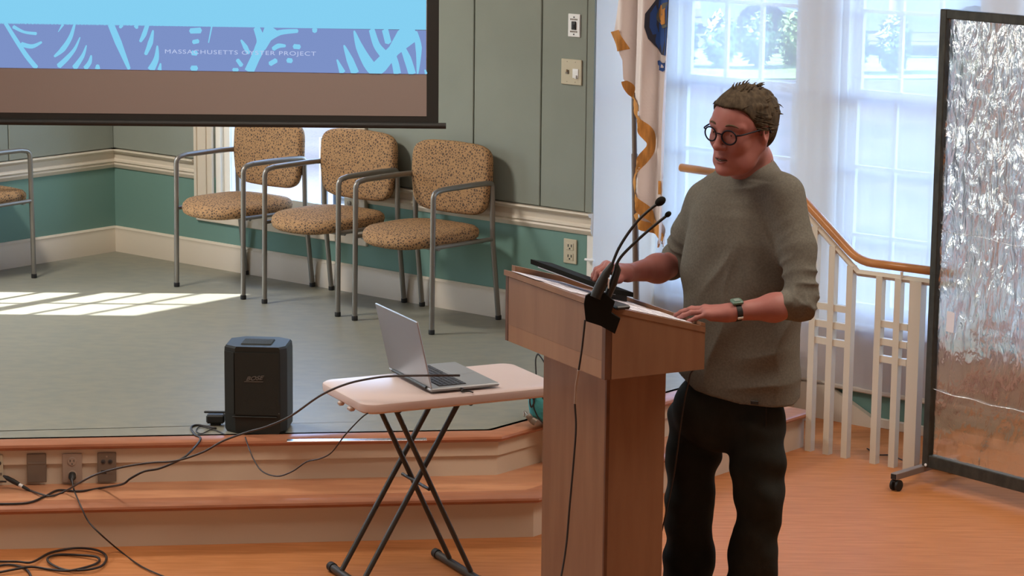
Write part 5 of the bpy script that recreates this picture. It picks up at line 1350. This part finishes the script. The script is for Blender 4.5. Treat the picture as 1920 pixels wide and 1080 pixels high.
# left hand resting on the low corner of the lectern, fingers towards image left
def hand(wr, dirf, side, nrm, fingers, thumb, palm_len=.088, palm_w=.042, th=.0155, k=.012):
    """dirf: palm direction, side: towards the index side, nrm: back of the hand"""
    dirf = dirf/np.linalg.norm(dirf); side = side-dirf*(side@dirf); side /= np.linalg.norm(side); nrm_ = np.cross(dirf, side)
    if nrm_@np.array(nrm) < 0: nrm_ = -nrm_
    sk_.chain([wr, wr+dirf*.02], [.026, .026], k=.02)
    kn = []
    for i, off in enumerate((.031, .0105, -.0105, -.030)):
        b = wr+dirf*.012+side*off*.62; e = wr+dirf*(palm_len-(.0, .0, .005, .013)[i])+side*off+nrm_*(.002, .005, .004, .0)[i]
        sk_.cone(b, e, .0175, .0125-(.0012 if i == 3 else 0), k=.014); kn.append(e)
        sk_.ell(e+nrm_*.004, (.010, .010, .009), k=.008)
    sk_.cone(wr+dirf*.015-side*.015-nrm_*.008, wr+dirf*.06-side*.024-nrm_*.008, .016, .013, k=.02)
    sk_.cone(wr+dirf*.015+side*.018-nrm_*.008, wr+dirf*.045+side*.030-nrm_*.008, .018, .014, k=.02)
    tips = []
    for i, fg in enumerate(fingers):
        p = kn[i]; r = (.0098, .0100, .0095, .0084)[i]; 
        for j, (L_, ang, sp) in enumerate(fg):
            d = dirf*math.cos(ang)*math.cos(sp)+side*math.sin(sp)-nrm_*math.sin(ang)*math.cos(sp)
            q = p+d*L_; sk_.cone(p, q, r, r*.90, k=.004); 
            if j: sk_.ell(p+nrm_*.001, (r*1.05,)*3, k=.003)
            p = q; r *= .90
        tips.append((p, d, r))
    p = wr+dirf*.028+side*.030-nrm_*.006; r = .0135
    for (L_, v) in thumb:
        d = dirf*v[0]+side*v[1]-nrm_*v[2]; d = d/np.linalg.norm(d); q = p+d*L_; sk_.cone(p, q, r, r*.86, k=.007); p = q; r *= .86
    tips.append((p, d, r)); return tips, dirf, side, nrm_
topN = np.cross(PU, PV*VD+UZ*(ZR-ZF)); topN = topN if topN[2] > 0 else -topN; topN /= np.linalg.norm(topN)
dL = tgL-wrL
f3 = lambda L1, L2, L3, a1, a2, a3, s1: [(L1, a1, s1), (L2, a2, s1*.8), (L3, a3, s1*.6)]
tL, _, sdL, nL = hand(wrL, dL, np.array([-.25, 1, .1]), np.array([.05, -.05, 1]),
    [f3(.043, .025, .020, R(4), R(20), R(30), .06), f3(.047, .029, .021, R(3), R(18), R(28), 0.0), f3(.044, .027, .020, R(5), R(20), R(30), -.06), f3(.036, .021, .018, R(14), R(24), R(24), -.30)],
    [(.034, (.75, .62, .25)), (.030, (.92, .35, .25)), (.024, (.97, .1, .3))])
kR = at(1137, 499, 8.30)
tR, _, sdR, nR = hand(wrR, kR-wrR, np.array([.3, -1, 0]), np.array([0, -.15, 1]),
    [f3(.040, .026, .020, R(52), R(96), R(125), .05), f3(.043, .028, .021, R(48), R(92), R(122), 0.0), f3(.040, .026, .020, R(46), R(90), R(120), -.05), f3(.033, .021, .018, R(44), R(86), R(118), -.12)],
    [(.036, (.6, .5, .5)), (.030, (.85, .1, .5)), (.024, (.9, -.1, .4))])
body = sk_.build('body', M['skin'], man, 1)
# nails on the visible hand
for (p, d, r) in tL[:4]:
    mb = MB(); pad(mb, (.0055, .0065), 0, .0012, lambda x, y, z, p=p, d=d, r=r: p+d*(y+.0)+nL*(r*.86+z)+np.cross(d, nL)*x, dome=.0006, n=14, power=2.6)
    mb.build('fingernail', mat('nail_pink', (.42, .19, .16), .3), man, 'all')
# eyes
for s in (-1, 1):
    c = C(.0738, .0315*s, -.0018)
    gz = hf*.93+hl*-.22; gz = gz/np.linalg.norm(gz)
    mb = MB(); mb.lathe([(.0125*HS*math.sin(t_), -.0125*HS*math.cos(t_)) for t_ in np.linspace(.05, math.pi-.05, 14)], c, gz, 20); e_ = mb.build('eyeball', M['eye'], man, 'all')
    mb = MB(); mb.lathe([(.0058, .0115*HS), (.005, .0124*HS), (.001, .0131*HS)], c, gz, 16); mb.build('iris', M['iris'], e_, 'all')
    mb = MB(); P_ = [C(.0925, .013*s, .0215), C(.0945, .024*s, .0285), C(.088, .038*s, .0285), C(.076, .051*s, .020)]
    mb.tube(smoothpath(P_, 5), [.003]*4+[.0042]*8+[.0025]*4, 8, flat=.7); mb.build('eyebrow', M['hair_grey'], man, 'all')
mb = MB(); mb.tube(smoothpath([C(.086, -.024, -.0760), C(.0985, -.009, -.0708), C(.0995, 0, -.0722), C(.0985, .009, -.0708), C(.086, .024, -.0760)], 5), [.0015]+[.0034]*19+[.0015], 8, flat=.7); mb.build('upper_lip', M['lips'], man, 'all')
mb = MB(); mb.tube(smoothpath([C(.086, -.022, -.0800), C(.0965, -.009, -.0850), C(.0975, 0, -.0860), C(.0965, .009, -.0850), C(.086, .022, -.0800)], 5), [.0015]+[.0042]*19+[.0015], 8, flat=.7); mb.build('lower_lip', M['lips'], man, 'all')
mb = MB(); mb.tube(smoothpath([C(.0865, -.025, -.0780), C(.0990, -.009, -.0778), C(.1000, 0, -.0782), C(.0990, .009, -.0778), C(.0865, .025, -.0780)], 5), [.0008]+[.0022]*19+[.0008], 8, flat=.8); mb.build('mouth_opening', M['iris'], man, 'all')
# ---- hair
hr = SDF(HC-np.array([.17, .17, .16]), HC+np.array([.18, .18, .2]), .003)
hr.ell(C(-.031, 0, .024), np.array((.110, .0845, .088))*HS, HE, k=.01)
hr.ell(C(.034, 0, .055), np.array((.054, .062, .048))*HS, HE, k=.03)
hr.ell(C(-.080, 0, -.030), np.array((.036, .060, .056))*HS, HE, k=.03)
hr.ell(C(-.010, 0, .078), np.array((.062, .055, .036))*HS, HE, k=.02)
rng2 = random.Random(11)
tufts = []
for i in range(150):
    th_ = rng2.uniform(0, 2*math.pi); z_ = rng2.uniform(-.75, 1.0)
    q = np.array([math.cos(th_)*math.sqrt(max(0, 1-z_*z_)), math.sin(th_)*math.sqrt(max(0, 1-z_*z_)), z_])
    p = np.array([-.026, 0, .024])+q*np.array([.101, .082, .085])
    if p[0] > .03 and p[2] < .075: continue
    if p[0] > -.03 and abs(p[1]) > .04 and p[2] < .035: continue
    if p[2] < -.045 and p[0] > -.06: continue
    flow = np.array([-.9, .12*np.sign(p[1]), -.25 if p[2] < .09 else .05]); flow = flow-q*(flow@q)*.85; flow /= np.linalg.norm(flow)+1e-9
    L_ = rng2.uniform(.018, .036); e = p+flow*L_+q*rng2.uniform(-.002, .003)+np.array([0, 0, rng2.uniform(-.004, .004)])
    hr.cone(C(*p), C(*e), .0085, .0035, k=.007); tufts.append((p, e))
# clear the face, ears and neck
def facecut(X, Y, Z):
    d = [X-HC[0], Y-HC[1], Z-HC[2]]
    f, l, u = [(d[0]*e[0]+d[1]*e[1]+d[2]*e[2])/HS for e in HE]
    al = np.abs(l)
    # hairline: front edge high, running back over the temple to the front of the ear
    line = np.where(u > .055, .072-.9*(u-.095)**1*0-.35*np.maximum(0, .086-u)*3.0, .0)
    fr = np.interp(u, [-.2, -.052, -.040, .000, .018, .035, .050, .062, .074, .084, .10], [-.062, -.056, -.030, .012, .028, .036, .044, .052, .066, .086, .2])
    fr = fr + .012*np.clip((.045-al)/.045, 0, 1)*(u > .05)
    c1 = fr - f            # negative where f is ahead of the hairline
    c2 = u+.088+.25*(f+.06)            # keep above the nape line
    return np.maximum(-c1, -c2)*HS*.9
hr.op(HC-.3, HC+.3, facecut, .004, 'and')
for s in (-1, 1): hr.ell(C(-.008, .086*s, -.012), np.array((.020, .022, .031))*HS, HE, k=.003, mode='sub')
hair = hr.build('hair', M['hair'], man, 1)
# loose locks breaking the outline at the back and crown
locks = [((-.105, .02, .065), (-.133, .025, .075), (-.150, .03, .062)), ((-.115, .01, .035), (-.142, .012, .034), (-.166, .015, .020)), ((-.112, .03, .015), (-.140, .035, .006), (-.156, .04, -.012)),
         ((-.10, .045, -.01), (-.124, .055, -.020), (-.138, .06, -.036)), ((-.092, .045, -.04), (-.112, .052, -.052), (-.122, .056, -.066)), ((-.085, .01, .11), (-.112, .01, .118), (-.134, .01, .104)),
         ((-.04, -.01, .135), (-.068, -.01, .148), (-.096, -.01, .140)), ((.0, .01, .135), (-.02, .01, .150), (-.045, .01, .152)), ((.03, -.02, .125), (.022, -.02, .142), (.0, -.02, .150)),
         ((.055, .0, .112), (.056, .0, .130), (.038, .0, .142)), ((.065, -.02, .10), (.071, -.02, .116), (.060, -.02, .128)), ((-.118, -.01, .05), (-.145, -.012, .056), (-.163, -.012, .048)),
         ((-.085, .055, -.055), (-.100, .064, -.072), (-.105, .068, -.088)), ((-.075, .06, .03), (-.10, .076, .03), (-.122, .08, .02)), ((-.06, .02, .13), (-.09, .02, .136), (-.118, .02, .126)),
         ((-.11, .03, -.02), (-.132, .034, -.030), (-.148, .036, -.046)), ((.01, .035, .12), (-.01, .04, .135), (-.04, .042, .138)), ((-.09, -.03, .1), (-.118, -.03, .108), (-.14, -.03, .098))]
mb = MB()
for i in range(190):
    th_ = rng2.uniform(-1, 1)*math.pi; z_ = rng2.uniform(-.85, 1.0); rr_ = math.sqrt(max(0, 1-z_*z_))
    q = np.array([-math.cos(th_*.62)*rr_, math.sin(th_*.62)*rr_, z_])
    if z_ > .75: q = np.array([rng2.uniform(-.6, .55), rng2.uniform(-.5, .5), .85])
    if q[0] > .0 and q[2] < .75: continue
    if q[2] < -.5 and q[0] > -.6: continue
    q /= np.linalg.norm(q); p = np.array([-.026, 0, .024])+q*np.array([.103, .083, .088])
    if q[2] > .7: p[2] += .010
    fl = np.array([-1, .15*np.sign(p[1]), .15-.9*max(0, -q[0])]); fl -= q*(fl@q); fl /= np.linalg.norm(fl)+1e-9
    L_ = rng2.uniform(.014, .030)*(1.35 if q[0] < -.6 else 1); up_ = rng2.uniform(.12, .50)
    P_ = [C(*(p-q*.004)), C(*(p+fl*L_*.45+q*L_*up_*.6)), C(*(p+fl*L_+q*L_*up_))]
    w_ = rng2.uniform(.0024, .0046); mb.tube(smoothpath(P_, 3), [w_, w_*.95, w_*.9, w_*.75, w_*.5, w_*.3, .0005][:7], 6)
mb.build('hair_locks', M['hair'], man, 'all')['kind'] = 'stuff'
# finer strands: along the hairline and over the temple, lying on the skull and running back
def skull(f, s_, u):
    r = math.sqrt(max(0.02, 1-((f+.026)/.107)**2-((u-.024)/.090)**2)); return C(f, s_*r*.0865, u)
mb = MB(); mg = MB()
FRu = [-.040, .000, .018, .035, .050, .062, .074, .084]; FRf = [-.030, .012, .028, .036, .044, .052, .066, .086]
for i in range(150):
    s_ = 1 if i % 4 else -1; u0 = rng2.uniform(-.020, .062); f0 = float(np.interp(u0, FRu, FRf))-rng2.uniform(-.006, .050)
    if ((f0+.026)/.107)**2+((u0-.024)/.090)**2 > .86: continue
    P_ = [skull(f0-t, s_, u0-t*.30+.004*math.sin(i)) for t in (0, .008, .016, .026)]
    (mg if u0 < .03 else mb).tube(P_, [.0006, .0019, .0019, .0006], 5, flat=.6)
for i in range(70):   # forehead hairline strands combed back
    l0 = rng2.uniform(-.055, .055); f0 = .078-.30*abs(l0)+rng2.uniform(-.004, .004)
    P_ = [C(f0-t, l0+.10*t, .0715+.35*t-.0*abs(l0)-6.0*t*t+(.004 if t else 0)) for t in (0, .010, .020, .032)]
    mb.tube(P_, [.0006, .0018, .0020, .0008], 5)
mb.build('hairline_strands', M['hair'], man, 'all')['kind'] = 'stuff'
mg.build('temple_hair', M['hair_grey'], man, 'all')['kind'] = 'stuff'
# ---- glasses
gl = thing_dummy = None
def lens_ring(s, r=.0225, n=28):
    c = np.array([.1015-.002, .0330*s, -.0045]); out = []
    for k in range(n):
        t = 2*math.pi*k/n; y = math.cos(t)*r*1.02; z = math.sin(t)*r*.93
        z = z*.96 if z > 0 else z
        out.append(C(c[0]-abs(c[1]+y*1.0)*.18+.006, c[1]+y, c[2]+z))
    return out
mb = MB(); mb.tube(lens_ring(1), .0027, 8, closed=True); gf = mb.build('glasses_frame', M['frame_blk'], man, 'all', label='thin black round-lensed glasses')
mb = MB(); mb.tube(lens_ring(-1), .0027, 8, closed=True); mb.build('rim', M['frame_blk'], gf, 'all')
mb = MB(); mb.tube(smoothpath([C(.103, -.0115, .001), C(.1085, 0, .0045), C(.103, .0115, .001)], 5), .0021, 8); mb.build('bridge', M['frame_blk'], gf, 'all')
for s in (-1, 1):
    mb = MB(); mb.tube(smoothpath([C(.0935, .0555*s, .004), C(.086, .066*s, .005), C(.05, .074*s, .006), (C(.0, .080*s, .006)), C(-.022, .083*s, .003), C(-.036, .082*s, -.012)], 5), [.0028]*4+[.0019]*60 if 0 else .0026, 8); mb.build('temple_arm', M['frame_blk'], gf, 'all')
    L_ = lens_ring(s, .0222); cc = np.mean(np.array(L_), axis=0)
    mb = MB(); n = len(L_); V = [p+hf*.0006 for p in L_]+[cc+hf*.0022]+[p-hf*.0006 for p in L_]+[cc+hf*.001]
    mb.add(V, [(i, (i+1) % n, n) for i in range(n)]+[((i+1) % n+n+1, i+n+1, 2*n+1) for i in range(n)]+[(i, i+n+1, (i+1) % n+n+1, (i+1) % n) for i in range(n)])
    mb.build('lens', M['lens'], gf, 'all')

# ---- shirt
def prof_at(z, Z, A_): return np.interp(z, Z, A_)
zz = lambda y: at(1390, y, YP)[2]
ROWS = [  # px y, left px, right px (torso silhouette), half depth (m)
    (352, 1334, 1462, .075), (375, 1312, 1487, .100), (400, 1300, 1500, .118), (450, 1290, 1505, .135), (520, 1281, 1502, .142), (580, 1279, 1498, .145), (640, 1277, 1496, .148),
    (690, 1270, 1498, .150), (730, 1266, 1500, .150), (770, 1264, 1500, .148), (800, 1264, 1500, .148)]
Zr = np.array([zz(r[0]) for r in ROWS])[::-1]; 
Cx = np.array([at((r[1]+r[2])/2, r[0], YP)[0] for r in ROWS])[::-1]; Wx = np.array([(at(r[2], r[0], YP)[0]-at(r[1], r[0], YP)[0])/2 for r in ROWS])[::-1]
Dp = np.array([r[3] for r in ROWS])[::-1]
byaw = R(-20); bc, bs_ = math.cos(byaw), math.sin(byaw)
Cy = YP+.015
def torso(k_in=0.0, folds=True):
    def fn(X, Y, Z):
        cx = np.interp(Z, Zr, Cx); w = np.interp(Z, Zr, Wx)-k_in; d = np.interp(Z, Zr, Dp)-k_in
        # half width along the body's own lateral axis so the silhouette comes out as measured
        wl = np.sqrt(np.maximum(w*w-(d*bs_)**2, 1e-4))/bc
        x = X-cx; y = Y-Cy; l = x*bc+y*bs_; f = -x*bs_+y*bc
        q = (np.abs(l)/wl)**2.5+(np.abs(f)/d)**2.5
        s_ = (q**(1/2.5)-1)*np.minimum(wl, d)
        if folds:
            # drape: long soft folds from the chest to the hem plus diagonal pulls
            wob = .9*np.sin(Z*9+l*4)+.5*np.sin(Z*21-l*13+2)
            rid = lambda v: 1-2*np.abs(np.sin(v))**.8          # sharp ridges, broad valleys
            s_ = s_ - .0085*rid(l*15+wob*.55+.4)*np.clip((1.33-Z)/.22, 0, 1)*np.clip((Z-.62)/.25, .35, 1)
            s_ = s_ - .0070*rid(l*24-(Z-1.)*7+wob)*np.exp(-((l+.03)/.07)**2)*np.exp(-((Z-1.16)/.12)**2)
            s_ = s_ - .0080*rid((Z*15+l*22)+wob*.4)*np.exp(-((l-.13)/.06)**2)*np.exp(-((Z-1.27)/.13)**2)
            s_ = s_ - .0055*rid(Z*26+wob)*np.exp(-((Z-.86)/.09)**2)*np.exp(-((l-.12)/.1)**2)
        return s_
    return fn
st = SDF(np.array([.33, 7.86, .66]), np.array([1.15, 8.72, 1.66]), .0048)
zt_ = float(Zr.max()); zb_ = float(Zr.min())
st.op(np.array([.4, 8.1, zb_-.02]), np.array([1.1, 8.65, zt_+.002]), lambda X, Y, Z: np.maximum(torso()(X, Y, Z), np.maximum(Z-zt_-.0, (zb_-.02)-Z)), k=.012)
# shoulders and trapezius
for sh, o in ((shL, 1), (shR, -1)):
    st.cone(nb+np.array([0, .015, -.030]), sh+np.array([0, 0, -.002]), .080, .060, k=.06)
# sleeves with ruck folds
def sleeve(pts, rad, fold_amp, fold_f, k=.035):
    P = [np.array(p) for p in pts]; tot = 0
    for i in range(len(P)-1):
        p, q = P[i], P[i+1]; ba = q-p; L_ = np.linalg.norm(ba); r0, r1 = rad[i], rad[i+1]; am = fold_amp[i]; am1 = fold_amp[i+1]; t0 = tot
        def fn(X, Y, Z, p=p, ba=ba, L_=L_, r0=r0, r1=r1, am=am, am1=am1, t0=t0):
            t = np.clip(((X-p[0])*ba[0]+(Y-p[1])*ba[1]+(Z-p[2])*ba[2])/(L_*L_), 0, 1)
            dx = X-p[0]-t*ba[0]; dy = Y-p[1]-t*ba[1]; dz = Z-p[2]-t*ba[2]; d = np.sqrt(dx*dx+dy*dy+dz*dz)
            s = t0+t*L_; ph = 22*dz+26*dy+18*dx+.8*np.sin(40*dx+9*s)
            g_ = .55+.45*np.sin(31*dx+27*dz+s*17)
            return d-(r0+(r1-r0)*t)-(am+(am1-am)*t)*g_*(1-2*np.abs(np.sin((s*fold_f+ph)*.5))**.8)
        R0 = max(r0, r1)+.012
        st.op(np.minimum(p, q)-R0, np.maximum(p, q)+R0, fn, k=k if i == 0 else .02); tot += L_
mL = (shL+elL)/2+np.array([.020, 0, .0])
sleeve([shL, mL, elL+np.array([.004, 0, .014]), elL+np.array([-.004, -.004, -.004]), elL*.80+wrL*.20+np.array([0, 0, .0])], [.066, .060, .052, .055, .050], [.0, .002, .011, .014, .008], 140)
mR = (shR+elR)/2+np.array([-.010, 0, 0])
sleeve([shR, mR, elR+np.array([.0, .0, .012]), elR*.90+wrR*.10], [.064, .058, .053, .050], [.0, .002, .010, .011], 140)
# open neck and cuffs
st.chain([nb+np.array([-.012, -.012, .10]), nb+np.array([-.006, -.008, .03]), nb+np.array([-.006, -.015, .004])], [.090, .073, .062], k=.006, mode='sub')
def hemcut(X, Y, Z):
    # hem rises towards his right side (image left)
    hz = np.interp(X, [at(1262, 700, YP)[0], at(1300, 738, YP)[0], at(1380, 756, YP)[0], at(1480, 762, YP)[0], at(1505, 752, YP)[0]], [zz(692), zz(724), zz(741), zz(747), zz(738)])
    return hz-Z
st.op(np.array([.33, 7.9, .66]), np.array([1.15, 8.72, 1.66]), hemcut, .003, 'and')
shirt = st.build('shirt', M['shirt'], man, 1)
# neck rib, undershirt sliver, hem band, label
def ringpts(c, r1, r2, ax, n=30):
    ax = np.array(ax, float)/np.linalg.norm(ax); u = np.cross(ax, (0, 1, 0)); u /= np.linalg.norm(u); v = np.cross(ax, u)
    return [c+u*r1*math.cos(2*math.pi*k/n)+v*r2*math.sin(2*math.pi*k/n) for k in range(n)]
rc = nb+np.array([-.008, -.010, .030])
mb = MB(); mb.tube(ringpts(rc, .077, .077, (-.10, -.22, 1)), .0065, 8, closed=True, flat=1.5); mb.build('neckband', M['shirt'], man, 'all')
mb = MB(); mb.tube(ringpts(rc+np.array([-.004, -.004, .004]), .070, .070, (-.10, -.22, 1)), .0045, 8, closed=True); mb.build('undershirt_collar', M['undershirt'], man, 'all', label='sliver of white undershirt at the neck')
hp = at(1415, 755.5, YP-.165); 
mb = MB(); mb.box(at(1415, 755, YP-.152), (.026, .004, .012), (( .94, -.34, 0), (.34, .94, 0), (0, 0, 1)), bev=.001); mb.build('hem_label', M['blackp'], man)
# ---- trousers
tr = SDF(np.array([.40, 8.02, .02]), np.array([1.12, 8.72, 1.06]), .006)
hipc = at(1376, 800, YP+.02)
tr.ell(np.array([at(1366, 760, YP)[0], YP+.03, at(1366, 770, YP)[2]]), (.185, .125, .15), k=.03)
def leg(pts, k=.03, fseed=0):
    P = [at(x, y, Yd) for x, y, Yd, r in pts]; rr = [p[3] for p in pts]
    for i in range(len(P)-1):
        p, q = P[i], P[i+1]; ba = q-p; L_ = np.linalg.norm(ba); r0, r1 = rr[i], rr[i+1]
        def fn(X, Y, Z, p=p, ba=ba, L_=L_, r0=r0, r1=r1, i=i):
            t = np.clip(((X-p[0])*ba[0]+(Y-p[1])*ba[1]+(Z-p[2])*ba[2])/(L_*L_), 0, 1)
            dx = X-p[0]-t*ba[0]; dy = Y-p[1]-t*ba[1]; dz = Z-p[2]-t*ba[2]
            return np.sqrt(dx*dx+(dy*.92)**2+dz*dz)-(r0+(r1-r0)*t)-.0035*np.sin(Z*34+X*30+Y*22+fseed)-.002*np.sin(Z*71+X*20+i)
        tr.op(np.minimum(p, q)-max(r0, r1)-.01, np.maximum(p, q)+max(r0, r1)+.01, fn, k)
leg([(1421, 790, 8.33, .092), (1420, 860, 8.32, .089), (1424, 930, 8.31, .080), (1420, 985, 8.31, .068), (1412, 1040, 8.33, .080), (1406, 1118, 8.35, .088)], fseed=0)
leg([(1303, 780, 8.47, .090), (1300, 850, 8.47, .087), (1293, 930, 8.46, .078), (1292, 985, 8.46, .076), (1292, 1040, 8.48, .082), (1290, 1112, 8.50, .086)], fseed=2)
tr.op(np.array([.3, 7.9, -.1]), np.array([1.2, 8.8, .045]), lambda X, Y, Z: .045-Z, .003, 'and')
tr.build('jeans', M['jeans'], man, 1)
# side seam
mb = MB(); sp_ = [(1437, 762), (1436, 800), (1433, 850), (1430, 900), (1426, 950), (1424, 1000), (1421, 1045), (1410, 1078)]
mb.tube(smoothpath([at(x, y, 8.33-.098+.012*(y > 930)) for x, y in sp_], 4), .0022, 6); mb.build('side_seam', M['stitch'], man, 'all')
# shoes (below the frame but they carry him)
for (x, y, Yd) in ((1404, 1124, 8.33), (1288, 1112, 8.50)):
    a = at(x, y, Yd); a[2] = 0
    d = np.array([-.45, -.9, 0]); d /= np.linalg.norm(d); s_ = np.array([-d[1], d[0], 0])
    sh_ = SDF(a-np.array([.25, .25, .02]), a+np.array([.2, .2, .16]), .006)
    sh_.ell(a+d*.11+np.array([0, 0, .035]), (.075, .046, .036), (d, s_, UZ), k=.02); sh_.ell(a+d*.0+np.array([0, 0, .045]), (.08, .040, .045), (d, s_, UZ), k=.03); sh_.ell(a-d*.03+np.array([0, 0, .07]), (.045, .040, .05), (d, s_, UZ), k=.03)
    sh_.op(a-.3, a+.3, lambda X, Y, Z: .002-Z, .003, 'and'); sh_.build('shoe', M['shoe'], man, 1)
# ---- watch
wc = wrL*.93+elL*.07; wa = (elL-wrL); wa /= np.linalg.norm(wa)
wn_ = np.array([-.05, -.32, 1.0]); wn_ -= wa*(wn_@wa); wn_ /= np.linalg.norm(wn_); ws_ = np.cross(wa, wn_)
mb = MB(); V = []; n = 30
for k in range(n):
    t = 2*math.pi*k/n; e = wn_*math.cos(t)*.0292+ws_*math.sin(t)*.0325
    for a_, r_ in ((-.009, 1), (-.009, 1.075), (.009, 1.075), (.009, 1)): V.append(wc+e*r_+wa*a_)
mb.add(V, [(k*4+j, k*4+(j+1) % 4, ((k+1) % n)*4+(j+1) % 4, ((k+1) % n)*4+j) for k in range(n) for j in range(4)])
wt = mb.build('watch', M['rubber'], man, True, label='digital wristwatch on a black strap')
cw = wc+wn_*.0335
mb = MB(); pad(mb, (.019, .0175), 0, .009, lambda x, y, z: cw+wa*x+ws_*y+wn_*(z-.002), dome=.001, n=24, power=5); mb.build('watch_case', M['watch_green'], wt, 'all')
mb = MB(); mb.box(cw+wn_*.0085, (.020, .017, .001), (wa, ws_, wn_), bev=.0004); mb.build('watch_display', M['watch_face'], wt)
mb = MB(); e = -ws_*.9+wn_*.10; e /= np.linalg.norm(e)
sdn = -ws_ if (-ws_)[1] < 0 else ws_
bk_ = wc+sdn*.0345-wn_*.006
mb = MB(); mb.box(bk_, (.019, .004, .008), (wa, sdn, wn_), bev=.001); mb.build('buckle', M['white_plate'], wt)
# thin cord hanging from the lectern in front of him
cable('lectern_cord', [PP(.03, VD-.01, ZB), at(1295, 700, 8.02), at(1290, 722, 8.03), at(1284, 748, 8.05), at(1276, 800, 8.06), at(1262, 900, 8.1), at(1240, 1000, 8.1)], .0026, 'thin black cord dangling under the reader side of the lectern', parent=pod)
